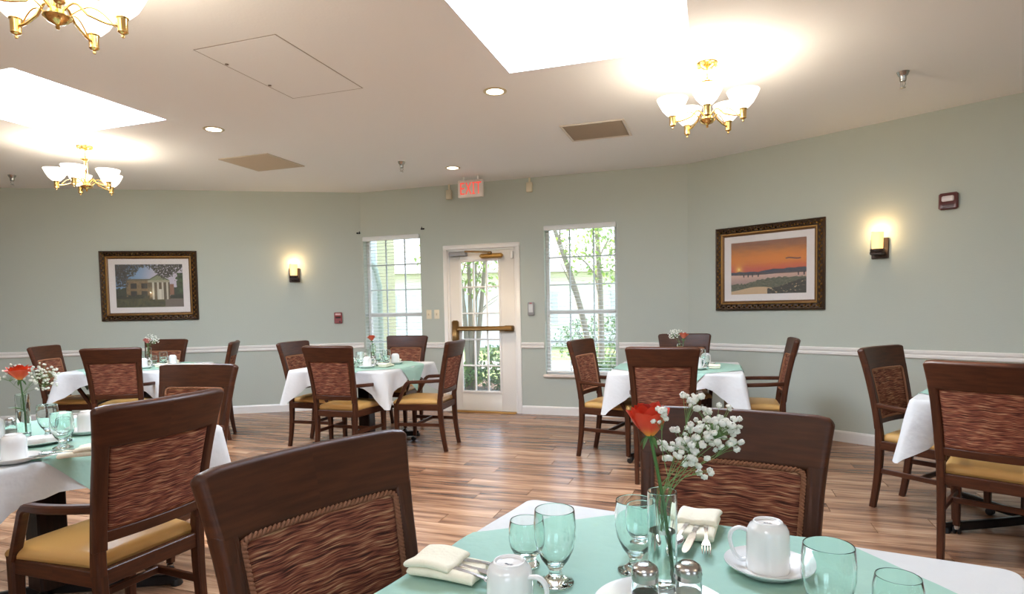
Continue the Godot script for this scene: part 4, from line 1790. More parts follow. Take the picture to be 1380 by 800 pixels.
func vent_list() -> Array:
	return [[Vector2(0.782, -5.513), 0.555, 0.525], [Vector2(-2.545, -6.443), 0.60, 0.58]]

func vent(c: Vector2, w: float, d: float, dark: Material, rim: Material, label: String, depth := 0.016, tilt := 0.45) -> void:
	var t := thing("ceiling_vent", label, "vent", w3(c, CEIL), -0.3185, "ceiling vents")
	var m := MB.new()
	m.box(Vector3(0, 0.25, 0), Vector3(w + 0.04, 0.02, d + 0.04))
	for s in [-1, 1]:
		m.box(Vector3(s * (w / 2 - 0.022), 0.125, 0), Vector3(0.003, 0.23, d - 0.05))
		m.box(Vector3(0, 0.125, s * (d / 2 - 0.022)), Vector3(w - 0.05, 0.23, 0.003))
	part(t, "duct", m.mesh(), mat(c8(150, 148, 144), 0.5, 0.3))
	m = MB.new()
	for s in [-1, 1]:
		m.box(Vector3(s * (w / 2 - 0.012), -0.005, 0), Vector3(0.024, 0.010, d), 0.003)
		m.box(Vector3(0, -0.005, s * (d / 2 - 0.012)), Vector3(w - 0.048, 0.010, 0.024), 0.003)
	part(t, "rim", m.mesh(), rim)
	m = MB.new()
	m.box(Vector3.ZERO, Vector3(w - 0.05, 0.003, depth), 0.0008)
	var slat := m.mesh()
	var n := int((d - 0.05) / 0.0165)
	for i in n:
		var o := part(t, "slat", slat, dark, Vector3(0, 0.001 if tilt > 0.5 else -0.008, lerpf(-d / 2 + 0.034, d / 2 - 0.034, i / (n - 1.0))))
		o.rotation.x = tilt


# ------------------------------------------------------------------ table settings
var PT := {}

func make_prototypes() -> void:
	var m := MB.new()
	m.lathe([Vector2(0.036, 0.004), Vector2(0.0375, 0.0), Vector2(0.041, 0.0), Vector2(0.0418, 0.004), Vector2(0.0412, 0.03), Vector2(0.0405, 0.068), Vector2(0.039, 0.080), Vector2(0.0345, 0.0885), Vector2(0.029, 0.0915), Vector2(0.0285, 0.095), Vector2(0.0272, 0.097), Vector2(0.0250, 0.097), Vector2(0.0238, 0.0945), Vector2(0.022, 0.0915), Vector2(0.0, 0.0905)], 36, Vector3.ZERO, Basis.IDENTITY, 0.3)
	m.lathe([Vector2(0, 0.086), Vector2(0.034, 0.085), Vector2(0.0375, 0.07), Vector2(0.0375, 0.0)], 36)
	PT.mug_body = m.mesh()
	m = MB.new()
	var path := []
	for q in [Vector2(0.039, 0.074), Vector2(0.054, 0.077), Vector2(0.067, 0.070), Vector2(0.072, 0.055), Vector2(0.069, 0.037), Vector2(0.061, 0.020), Vector2(0.050, 0.012), Vector2(0.040, 0.014)]:
		path.append(Vector3(q.x, q.y, 0))
	var sm := smooth_path(path, 3)
	var sec := []
	for i in 8:
		sec.append(Vector2(cos(TAU * i / 8) * 0.0065, sin(TAU * i / 8) * 0.0042))
	m.sweep(sm, sec, Vector3(0, 0, 1), true)
	PT.mug_handle = m.mesh()
	m = MB.new()
	m.lathe([Vector2(0.0, 0.001), Vector2(0.05, 0.001), Vector2(0.055, 0.0), Vector2(0.058, 0.003), Vector2(0.076, 0.013), Vector2(0.0835, 0.0185), Vector2(0.0835, 0.0205), Vector2(0.077, 0.0170), Vector2(0.060, 0.0085), Vector2(0.050, 0.0065), Vector2(0.046, 0.0055), Vector2(0.0, 0.0055)], 44, Vector3.ZERO, Basis.IDENTITY, 0.2)
	PT.saucer = m.mesh()
	m = MB.new()
	for i in 11:
		var a := 0.9 + 0.125 * i
		m.box(Vector3(cos(a) * 0.012, 0.0911, sin(a) * 0.012 - 0.008), Vector3(0.0009, 0.0003, 0.0022 + 0.0016 * float((i * 7) % 3)), 0.0, Basis(Vector3.UP, -a + PI / 2))
	PT.mug_mark = m.mesh()
	M.mark = mat(c8(60, 70, 84), 0.4)
	m = MB.new()
	m.lathe([Vector2(0.0, 0.0), Vector2(0.034, 0.0), Vector2(0.0365, 0.002), Vector2(0.035, 0.005), Vector2(0.020, 0.011), Vector2(0.0135, 0.017), Vector2(0.0125, 0.026), Vector2(0.0165, 0.034), Vector2(0.027, 0.049), Vector2(0.0365, 0.070), Vector2(0.0410, 0.094), Vector2(0.0412, 0.116), Vector2(0.0388, 0.144), Vector2(0.0380, 0.146), Vector2(0.0370, 0.144), Vector2(0.0392, 0.116), Vector2(0.0390, 0.094), Vector2(0.0344, 0.071), Vector2(0.0246, 0.051), Vector2(0.013, 0.040), Vector2(0.0, 0.037)], 40, Vector3.ZERO, Basis.IDENTITY, 0.2)
	PT.goblet = m.mesh()
	m = MB.new()
	m.lathe([Vector2(0.0, 0.0), Vector2(0.025, 0.0), Vector2(0.0275, 0.002), Vector2(0.026, 0.006), Vector2(0.0195, 0.012), Vector2(0.0195, 0.017), Vector2(0.027, 0.027), Vector2(0.0345, 0.042), Vector2(0.0372, 0.060), Vector2(0.0365, 0.078), Vector2(0.0335, 0.095), Vector2(0.0327, 0.0965), Vector2(0.0318, 0.095), Vector2(0.0346, 0.078), Vector2(0.0352, 0.060), Vector2(0.0325, 0.043), Vector2(0.0248, 0.029), Vector2(0.0, 0.022)], 36, Vector3.ZERO, Basis.IDENTITY, 0.2)
	PT.juice = m.mesh()
	m = MB.new()
	m.lathe([Vector2(0.0, 0.0), Vector2(0.025, 0.0), Vector2(0.0265, 0.002), Vector2(0.0270, 0.19), Vector2(0.0262, 0.192), Vector2(0.0252, 0.19), Vector2(0.0244, 0.020), Vector2(0.0225, 0.016), Vector2(0.0, 0.0155)], 36, Vector3.ZERO, Basis.IDENTITY, 0.2)
	PT.vase = m.mesh()
	m = MB.new()
	m.lathe([Vector2(0.0, 0.0160), Vector2(0.0220, 0.0165), Vector2(0.0241, 0.021), Vector2(0.0245, 0.118), Vector2(0.0, 0.1175)], 32, Vector3.ZERO, Basis.IDENTITY, 0.3)
	PT.water = m.mesh()
	m = MB.new()
	m.lathe([Vector2(0.0, 0.0), Vector2(0.018, 0.0), Vector2(0.021, 0.003), Vector2(0.0235, 0.02), Vector2(0.0245, 0.040), Vector2(0.0225, 0.056), Vector2(0.0195, 0.062), Vector2(0.0190, 0.066), Vector2(0.0172, 0.066), Vector2(0.0178, 0.061), Vector2(0.0207, 0.055), Vector2(0.0227, 0.040), Vector2(0.0215, 0.020), Vector2(0.019, 0.006), Vector2(0.0, 0.005)], 10, Vector3.ZERO, Basis.IDENTITY, 0.2)
	PT.shaker_jar = m.mesh()
	m = MB.new()
	m.lathe([Vector2(0.0225, 0.0585), Vector2(0.0232, 0.060), Vector2(0.0228, 0.066), Vector2(0.0238, 0.068), Vector2(0.0228, 0.071), Vector2(0.0232, 0.076), Vector2(0.0205, 0.0825), Vector2(0.0145, 0.0868), Vector2(0.007, 0.0885), Vector2(0.0, 0.089)], 28, Vector3.ZERO, Basis.IDENTITY, 0.4)
	PT.shaker_lid = m.mesh()
	m = MB.new()
	for i in 7:
		var a := TAU * i / 6
		var r := 0.008 if i < 6 else 0.0
		m.lathe([Vector2(0.0011, 0.0), Vector2(0.0, 0.0006)], 8, Vector3(cos(a) * r, 0.0884 if i < 6 else 0.089, sin(a) * r))
	PT.shaker_holes = m.mesh()
	m = MB.new()
	m.lathe([Vector2(0.0, 0.0052), Vector2(0.0188, 0.0062), Vector2(0.0213, 0.020), Vector2(0.0224, 0.036), Vector2(0.012, 0.040), Vector2(0.0, 0.0385)], 10, Vector3.ZERO, Basis.IDENTITY, 0.4)
	PT.shaker_fill = m.mesh()
	m = MB.new()
	m.lathe([Vector2(0.0, 0.0), Vector2(0.075, 0.0), Vector2(0.082, 0.003), Vector2(0.117, 0.013), Vector2(0.119, 0.0155), Vector2(0.115, 0.0155), Vector2(0.083, 0.0075), Vector2(0.075, 0.005), Vector2(0.0, 0.005)], 56, Vector3.ZERO, Basis.IDENTITY, 0.2)
	PT.plate = m.mesh()
	# napkin: a folded bed and a turned-over pocket
	m = MB.new()
	m.pillow(func(u: float, v: float) -> Vector3:
		return Vector3(lerpf(-0.045, 0.045, v), 0.011 + 0.003 * sin(v * 9.0) * sin(u * 3.0), lerpf(-0.075, 0.075, u)), 0.010, 0.15, 0.09, 0.011, 12, 8)
	PT.napkin_fold = m.mesh()
	m = MB.new()
	m.pillow(func(u: float, v: float) -> Vector3:
		var roll := sin(u * PI)
		return Vector3(lerpf(-0.049, 0.049, v) * (1.0 - 0.05 * u), 0.024 + 0.007 * roll + 0.002 * sin(v * 7.0 + 2.0), lerpf(-0.079, 0.022, u)), 0.008, 0.10, 0.098, 0.010, 10, 8)
	PT.napkin_pocket = m.mesh()
	# cutlery along +z, handle at -z
	m = MB.new()
	cutlery_blade(m, [[-0.095, 0.0048], [-0.088, 0.0078], [-0.05, 0.0058], [0.0, 0.0040], [0.03, 0.0040], [0.045, 0.0085], [0.06, 0.0108]], 0.0016, 0.006)
	for i in 4:
		var x := -0.0084 + 0.0056 * i
		m.sweep([Vector3(x, 0.0045, 0.058), Vector3(x, 0.0030, 0.078), Vector3(x * 0.96, 0.0058, 0.103)], MB.rect(0.0030, 0.0018, 0.0006), Vector3.RIGHT, false, [Vector2(1, 1), Vector2(1, 1), Vector2(0.5, 0.6)])
	PT.fork = m.mesh()
	m = MB.new()
	cutlery_blade(m, [[-0.105, 0.0055], [-0.098, 0.0080], [-0.05, 0.0066], [-0.005, 0.0058], [0.005, 0.0072], [0.03, 0.0092], [0.08, 0.0098], [0.10, 0.0078], [0.112, 0.003]], 0.0017, 0.0)
	PT.knife = m.mesh()
	m = MB.new()
	cutlery_blade(m, [[-0.09, 0.0048], [-0.083, 0.0076], [-0.045, 0.0056], [0.0, 0.0040], [0.025, 0.0042]], 0.0016, 0.004)
	m.pillow(func(u: float, v: float) -> Vector3:
		var z := lerpf(0.022, 0.082, u)
		var w := 0.0185 * pow(sin(clampf(u * 0.94 + 0.05, 0, 1) * PI), 0.55)
		var x := lerpf(-w, w, v)
		return Vector3(x, 0.0075 - 0.0052 * sin(u * PI) * (1 - pow(2 * v - 1, 2)), z), 0.0010, 0.06, 0.03, 0.003, 10, 8)
	PT.spoon = m.mesh()
	# blossom of baby's breath: cupped petals round a ball
	m = MB.new()
	var g := []
	for i in 12:
		var th := TAU * i / 12
		var col := []
		for j in 8:
			var ph := PI * j / 7.0
			var rr := 1.0 + 0.16 * sin(th * 5.0 + j) * sin(ph) + 0.12 * cos(ph * 6.0)
			col.append(Vector3(sin(ph) * cos(th), -cos(ph) * 0.8, sin(ph) * sin(th)) * rr)
		g.append(col)
	m.grid(g, true, false, true)
	PT.blossom = m.mesh()

func cutlery_blade(m: MB, prof: Array, t: float, rise: float) -> void:
	var path := []
	var sc := []
	for q in prof:
		var f: float = inverse_lerp(prof[0][0], prof[prof.size() - 1][0], q[0])
		path.append(Vector3(0, 0.0045 + rise * sin(f * PI) * 0.6, q[0]))
		sc.append(Vector2(q[1] / 0.01, 1))
	m.sweep(path, MB.rect(0.02, t * 2, t * 0.7), Vector3.RIGHT, false, sc)

func smooth_path(p: Array, times: int) -> Array:
	var c := Curve3D.new()
	for i in p.size():
		var a: Vector3 = p[maxi(i - 1, 0)]
		var b: Vector3 = p[mini(i + 1, p.size() - 1)]
		c.add_point(p[i], -(b - a) / 6, (b - a) / 6)
	var out := []
	var n := p.size() * times
	for i in n + 1:
		out.append(c.sample((float(i) / n * (p.size() - 1)) as int, fmod(float(i) / n * (p.size() - 1), 1.0)) if i < n else p[p.size() - 1])
	return out

func mug(at: Vector3, turn: float, where: String) -> void:
	var s := single("saucer", "white saucer under the upturned mug, " + where, "saucer", PT.saucer, M.china, at, turn, "saucers, " + where)
	lone_mug(at + Vector3(0, 0.0058, 0), turn, "white mug upside down on its saucer, " + where, where)

func lone_mug(at: Vector3, turn: float, label: String, where: String) -> void:
	var t := thing("mug", label, "mug", at, turn, "mugs, " + where)
	part(t, "body", PT.mug_body, M.china)
	part(t, "handle", PT.mug_handle, M.china)
	part(t, "maker_mark", PT.mug_mark, M.mark)

func goblet(at: Vector3, where: String) -> void:
	single("water_goblet", "clear footed water goblet, " + where, "goblet", PT.goblet, M.glass, at, 0.0, "water goblets, " + where)

func juice(at: Vector3, where: String) -> void:
	single("juice_glass", "small clear footed juice glass, " + where, "glass", PT.juice, M.glass, at, 0.0, "juice glasses, " + where)

func shaker(at: Vector3, turn: float, salt: bool, where: String) -> void:
	var t := thing("salt_shaker" if salt else "pepper_shaker", ("clear glass salt shaker with metal lid, " if salt else "clear glass pepper shaker with metal lid, ") + where, "shaker", at, turn)
	part(t, "jar", PT.shaker_jar, M.glass)
	var l := part(t, "lid", PT.shaker_lid, M.chrome)
	part(l, "lid_holes", PT.shaker_holes, M.black)
	part(t, "salt" if salt else "pepper", PT.shaker_fill, mat(c8(232, 224, 210), 0.9) if salt else mat(c8(82, 66, 54), 0.95))

func napkin(at: Vector3, turn: float, where: String, with_cutlery: bool) -> void:
	var t := thing("napkin", "folded cream cloth napkin pocket, " + where, "napkin", at, turn, "napkins, " + where)
	part(t, "fold", PT.napkin_fold, M.napkin)
	part(t, "pocket", PT.napkin_pocket, M.napkin)
	if with_cutlery:
		var bs := Basis(Vector3.UP, turn)
		var k := 0
		for q in [["spoon", -0.026, 0.072, -0.12], ["table_knife", 0.0, 0.062, -0.05], ["fork", 0.027, 0.066, 0.12]]:
			var o := single(q[0], {"spoon": "steel spoon", "table_knife": "steel table knife", "fork": "four tined steel fork"}[q[0]] + " in the napkin, " + where, {"spoon": "spoon", "table_knife": "knife", "fork": "fork"}[q[0]], {"spoon": PT.spoon, "table_knife": PT.knife, "fork": PT.fork}[q[0]], M.steel, at + bs * Vector3(q[1], 0.014, q[2]), turn + q[3], "cutlery, " + where)
			o.rotation.x = 0.06
			k += 1

# rose with layered petals; open: 0 tight bud, 1 blown
func rose(at: Vector3, head: Vector3, foot: Vector3, size: float, open: float, outer: Color, inner: Color, label: String, leaves: int, sd: int) -> void:
	var t := thing("rose", label, "flower", at, 0.0, "roses in vases")
	var r := RandomNumberGenerator.new()
	r.seed = sd
	var path := smooth_path([foot, foot.lerp(head, 0.5) + Vector3(0.006, 0, 0.002), head], 4)
	var m := MB.new()
	m.tube(path, 0.0032, 7)
	part(t, "stem", m.mesh(), M.stem)
	var ax := (head - foot).normalized()
	ax = (ax + Vector3(0, 1.2, 0)).normalized()
	var bs := Basis(Quaternion(Vector3.UP, ax))
	var pm := mat(Color.WHITE, 0.55)
	var im := Image.create(8, 64, false, Image.FORMAT_RGB8)
	for y in 64:
		for x in 8:
			im.set_pixel(x, y, outer.lerp(inner, smoothstep(0.55, 1.0, y / 63.0)))
	pm.albedo_texture = ImageTexture.create_from_image(im)
	pm.backlight_enabled = true
	pm.backlight = Color(0.3, 0.15, 0.1)
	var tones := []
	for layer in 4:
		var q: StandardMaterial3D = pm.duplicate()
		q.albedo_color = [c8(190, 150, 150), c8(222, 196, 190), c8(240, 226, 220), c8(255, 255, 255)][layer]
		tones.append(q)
	for layer in 4:
		var cnt: int = [3, 4, 5, 5][layer]
		var rad: float = size * [0.18, 0.30, 0.42, 0.50][layer]
		var hgt: float = size * [1.12, 1.15, 1.10, 1.0][layer]
		for k in cnt:
			var a0 := TAU * k / cnt + layer * 0.7 + r.randf() * 0.3
			var wid := TAU / cnt * 0.66
			var off := size * (0.09 * (k % 2) + 0.05 * r.randf())
			var curl: float = open * [0.05, 0.15, 0.35, 0.6][layer] + (0.12 if layer == 3 else 0.0)
			var g := []
			for i in 9:
				var u := i / 8.0 * 2 - 1
				var col := []
				for j in 9:
					var v := j / 8.0
					var edge := 1.0 - 0.30 * pow(absf(u), 2.2) + 0.03 * sin(u * 7.0 + k * 2.0)
					var vv := v * edge
					var rr: float = rad * (0.30 + 0.85 * sin(minf(vv * 1.9, 1.75))) * (1 - 0.25 * pow(vv, 2) * (1 - open))
					rr += size * curl * pow(vv, 3.0) * 0.6 + off * vv + size * 0.045 * u * u * vv + size * 0.05 * pow(vv, 8.0)
					var yy: float = hgt * vv - size * curl * 0.35 * pow(vv, 5.0)
					var a := a0 + u * wid * (0.55 + 0.45 * sin(minf(vv, 1.0) * PI * 0.8))
					col.append(head + bs * Vector3(cos(a) * rr, yy, sin(a) * rr))
				g.append(col)
			m = MB.new()
			m.grid(g, false, false, true)
			for q in m.uv.size():
				m.uv[q] = Vector2(0.5, 1 - m.uv[q].y)
			part(t, "petal", m.mesh(), tones[layer])
	# sepals and hip
	m = MB.new()
	m.lathe([Vector2(0, -size * 0.16), Vector2(size * 0.10, -size * 0.08), Vector2(size * 0.17, 0.0), Vector2(size * 0.15, size * 0.06), Vector2(0, size * 0.06)], 12, head, bs)
	for k in 5:
		var a := TAU * k / 5
		var d := bs * Vector3(cos(a), 0, sin(a))
		leaf(m, head + d * size * 0.12, (d * 0.9 - ax * 0.9).normalized(), d.cross(ax), size * 0.5, size * 0.16)
	part(t, "sepal", m.mesh(), M.stem)
	for k in leaves:
		var f := 0.45 + 0.35 * k / maxf(1.0, leaves - 1.0)
		var p: Vector3 = path[int(f * (path.size() - 1))]
		var a := 2.4 + k * 2.6
		var d := Vector3(cos(a), 0.55, sin(a)).normalized()
		m = MB.new()
		leaf(m, p, d, d.cross(Vector3.UP).normalized(), size * 1.0, size * 0.5)
		part(t, "leaf", m.mesh(), M.leaf)

func leaf(m: MB, p: Vector3, d: Vector3, side: Vector3, l: float, w: float) -> void:
	var up := side.cross(d).normalized()
	var g := []
	for i in 5:
		var u := i / 4.0 * 2 - 1
		var col := []
		for j in 7:
			var v := j / 6.0
			var ww := w * 0.5 * sin(pow(v, 0.75) * PI)
			col.append(p + d * (l * v) + side * (u * ww) + up * (absf(u) * ww * 0.3 - l * 0.18 * v * v))
		g.append(col)
	m.grid(g)

# spray of baby's breath: clusters = [[centre, radius, count] ...] relative to the vase foot
func spray(at: Vector3, neck: Vector3, clusters: Array, size: float, label: String, sd: int) -> void:
	var t := thing("baby_breath_spray", label, "flower", at, 0.0, "baby's breath in vases")
	var r := RandomNumberGenerator.new()
	r.seed = sd
	var m := MB.new()
	var pts := []
	for c in clusters:
		var ctr: Vector3 = c[0]
		var hubs := []
		for h in maxi(1, int(c[2] / 14)):
			hubs.append(ctr + Vector3(r.randf_range(-1, 1), r.randf_range(-1, 0.4), r.randf_range(-1, 1)) * c[1] * 0.5 - (ctr - neck) * 0.25)
		for h in hubs:
			m.tube(smooth_path([neck + Vector3(r.randf_range(-0.008, 0.008), -0.07, r.randf_range(-0.008, 0.008)), neck + Vector3(r.randf_range(-0.012, 0.012), 0, r.randf_range(-0.012, 0.012)), neck.lerp(h, 0.6) + Vector3(0, 0.006, 0), h], 2), 0.0007, 5)
		for i in int(c[2]):
			var d := Vector3(r.randfn(), r.randfn(), r.randfn()).normalized() * pow(r.randf(), 0.4)
			var p: Vector3 = ctr + Vector3(d.x * c[1], d.y * c[1] * 0.8, d.z * c[1])
			pts.append(p)
			var best: Vector3 = hubs[0]
			for h in hubs:
				if h.distance_to(p) < best.distance_to(p):
					best = h
			m.tube([best, best.lerp(p, 0.5) + Vector3(0, 0.003, 0), p], 0.00045, 4)
	part(t, "stems", m.mesh(), mat(c8(112, 146, 84), 0.7))
	var mm := MultiMesh.new()
	mm.transform_format = MultiMesh.TRANSFORM_3D
	mm.mesh = PT.blossom
	mm.instance_count = pts.size()
	for i in pts.size():
		var s := size * r.randf_range(0.7, 1.15)
		mm.set_instance_transform(i, Transform3D(Basis.from_euler(Vector3(r.randf_range(-0.8, 0.8), r.randf() * TAU, r.randf_range(-0.8, 0.8))).scaled(Vector3.ONE * s), pts[i]))
	var o := MultiMeshInstance3D.new()
	o.name = "blossoms"
	o.multimesh = mm
	o.material_override = M.blossom
	o.set_meta("kind", "stuff")
	t.add_child(o)

func vase(at: Vector3, where: String) -> void:
	var t := thing("bud_vase", "clear glass cylinder bud vase half filled with water, " + where, "vase", at)
	part(t, "glass", PT.vase, M.glass)
	part(t, "water", PT.water, M.water)

func build_table_settings() -> void:
	make_prototypes()
	var Y := TABLE + 0.0045
	var orange := c8(222, 62, 30)
	var yel := c8(240, 150, 50)
	# ---- the orange rosebud table
	var w := "orange rosebud table"
	napkin(Vector3(-0.135, Y, -1.225), 1.15, "by the mug without saucer, " + w, true)
	lone_mug(Vector3(-0.012, Y, -1.055), -0.5, "white china mug upside down without a saucer, " + w, w)
	goblet(Vector3(0.076, Y, -1.175), "in front of the small glass, " + w)
	juice(Vector3(0.022, Y, -1.26), "behind the upturned mug, " + w)
	goblet(Vector3(0.242, Y, -1.222), "beside the rose vase, " + w)
	juice(Vector3(0.277, Y, -1.335), "between the rose vase and the folded napkin, " + w)
	var pc := Vector3(0.262, Y, -1.02)
	single("centre_plate", "round white plate under the shakers, " + w, "plate", PT.plate, M.china, Vector3(0.252, Y, -1.048))
	vase(Vector3(0.270, Y + 0.0055, -1.112), w)
	shaker(Vector3(0.222, Y + 0.0055, -1.040), 0.2, false, w)
	shaker(Vector3(0.297, Y + 0.0055, -1.042), 0.5, true, w)
	napkin(Vector3(0.432, Y, -1.435), 2.72 + PI, "behind the salt shaker, " + w, true)
	mug(Vector3(0.505, Y, -1.210), 2.75, "between napkin and goblet, " + w)
	goblet(Vector3(0.505, Y, -0.975), "beside the saucer, " + w)
	juice(Vector3(0.612, Y, -0.965), "on the green topper's edge, " + w)
	var v0 := Vector3(0.270, Y + 0.0055, -1.112)
	rose(v0, Vector3(-0.022, 0.295, 0.004), Vector3(0.014, 0.024, 0.010), 0.052, 0.25, orange, yel, "orange red rosebud in the bud vase, " + w, 0, 401)
	spray(v0, Vector3(0.004, 0.185, -0.004), [[Vector3(0.045, 0.275, -0.01), 0.05, 62], [Vector3(0.105, 0.305, -0.015), 0.055, 78], [Vector3(0.062, 0.362, -0.02), 0.022, 12], [Vector3(-0.012, 0.342, 0.035), 0.022, 8], [Vector3(0.082, 0.225, 0.0), 0.022, 5], [Vector3(0.14, 0.277, -0.01), 0.02, 8]], 0.0062, "white baby's breath spray rising from the vase, " + w, 402)

	# ---- open orange rose table
	w = "open orange rose table"
	var v1 := Vector3(-2.172, Y + 0.005, -2.705)
	vase(v1, w)
	rose(v1, Vector3(-0.004, 0.255, 0.0), Vector3(0.008, 0.024, 0.0), 0.060, 0.9, c8(232, 84, 40), c8(240, 140, 60), "open orange rose in the bud vase, " + w, 1, 411)
	spray(v1, Vector3(0.0, 0.185, 0.0), [[Vector3(0.07, 0.275, -0.03), 0.07, 60], [Vector3(-0.05, 0.28, -0.02), 0.06, 22], [Vector3(0.11, 0.25, 0.0), 0.06, 26]], 0.0056, "wide loose baby's breath spray round the open rose, " + w, 412)
	single("centre_plate", "round white plate by the vase, " + w, "plate", PT.plate, M.china, Vector3(-2.03, Y, -2.595))
	shaker(Vector3(-2.25, Y, -2.73), 0.2, true, w)
	mug(Vector3(-1.868, Y, -2.275), 2.2, "handle toward the aisle, " + w)
	mug(Vector3(-2.27, Y, -2.66), 2.2, "behind the salt shaker, " + w)
	mug(Vector3(-1.955, Y, -2.80), 0.4, "by the chair facing across, " + w)
	goblet(Vector3(-2.075, Y, -2.72), "beside the vase, " + w)
	goblet(Vector3(-1.84, Y, -2.485), "beside the centre plate, " + w)
	juice(Vector3(-1.93, Y, -2.62), "between the two goblets, " + w)
	napkin(Vector3(-1.66, Y, -2.345), -1.2, "next to the near goblet, " + w, true)

	# ---- the other tables: settings laid out from the table's middle
	var T := table_list()
	lay(T[2], "mansion picture table", [-0.35, 0.0, 0.0], c8(222, 120, 112), 0.7, 421)
	lay(T[3], "left window table", [0.0, 0.0, 0.0], c8(226, 104, 70), 0.8, 431)
	lay(T[4], "sunset picture table", [0.0, 0.0, 0.0], c8(224, 118, 92), 0.6, 441)
	lay(T[5], "right wall table", [0.0, 0.0, 0.0], c8(214, 90, 70), 0.6, 451)

func lay(t: Array, w: String, _o: Array, col: Color, open: float, sd: int) -> void:
	var Y := TABLE + 0.0045
	var c := Vector3(t[0], Y, t[1])
	var bs := Basis(Vector3.UP, -deg_to_rad(t[3]))
	var v := c + bs * Vector3(0.02, 0, -0.12)
	vase(v, w)
	var green_leaf := 2 if sd == 431 else 1
	rose(v, Vector3(-0.012 if sd != 441 else 0.03, 0.235, 0.0), Vector3(0.006, 0.024, 0.0), 0.050, open, col, col.lightened(0.2), "salmon rose in the bud vase, " + w, green_leaf, sd)
	if sd != 431:
		var sx := -1.0 if sd == 441 else 1.0
		if sd == 451:
			sx = -1.0
		spray(v, Vector3(0, 0.185, 0), [[Vector3(0.06 * sx, 0.27, 0.0), 0.055, 52], [Vector3(0.02 * sx, 0.30, 0.0), 0.05, 24]], 0.0056, "white baby's breath spray in the bud vase, " + w, sd + 1)
	single("centre_plate", "round white plate under the shakers, " + w, "plate", PT.plate, M.china, c + bs * Vector3(0.06, 0, 0.0), 0.0)
	shaker(c + bs * Vector3(0.09, 0.0055, -0.01), 0.2, true, w)
	shaker(c + bs * Vector3(0.02, 0.0055, 0.01), 0.2, false, w)
	for s in 4:
		var b2 := bs * Basis(Vector3.UP, PI / 2 * s)
		var side: String = ["by its backturned armchair", "toward the exit door" if t[0] < 0 else "toward the sunset wall", "wall side", "away from the exit door" if t[0] < 0 else "toward the right window"][s]
		var sa: float = -deg_to_rad(t[3]) + PI / 2 * s
		mug(c + b2 * Vector3(0.17, 0, 0.24), sa + 0.6, side + ", " + w)
		goblet(c + b2 * Vector3(0.07, 0, 0.20), side + ", " + w)
		juice(c + b2 * Vector3(0.0, 0, 0.235), side + ", " + w)
		napkin(c + b2 * Vector3(-0.13, 0, 0.31), sa + PI / 2, side + ", " + w, false)


# ------------------------------------------------------------------ outside the windows
func leaves_mesh() -> ArrayMesh:
	var m := MB.new()
	leaf(m, Vector3.ZERO, Vector3(0, 0.2, 1).normalized(), Vector3.RIGHT, 1.0, 0.5)
	return m.mesh()

func foliage(parent: Node, called: String, pts: Array, size: float, m: Material, sd: int) -> void:
	var r := RandomNumberGenerator.new()
	r.seed = sd
	var g := MB.new()
	g.quad(Vector3(0, 0, 0), Vector3(0.28, 0.08, 0.5), Vector3(0, -0.06, 1.0), Vector3(-0.28, 0.08, 0.5))
	var mm := MultiMesh.new()
	mm.transform_format = MultiMesh.TRANSFORM_3D
	mm.mesh = g.mesh()
	mm.instance_count = pts.size()
	for i in pts.size():
		var b := Basis.from_euler(Vector3(r.randf_range(-1.2, 1.2), r.randf() * TAU, r.randf_range(-0.8, 0.8))).scaled(Vector3.ONE * size * r.randf_range(0.7, 1.3))
		mm.set_instance_transform(i, Transform3D(b, pts[i]))
	var o := MultiMeshInstance3D.new()
	o.name = called
	o.multimesh = mm
	o.material_override = m
	o.set_meta("kind", "stuff")
	parent.add_child(o)

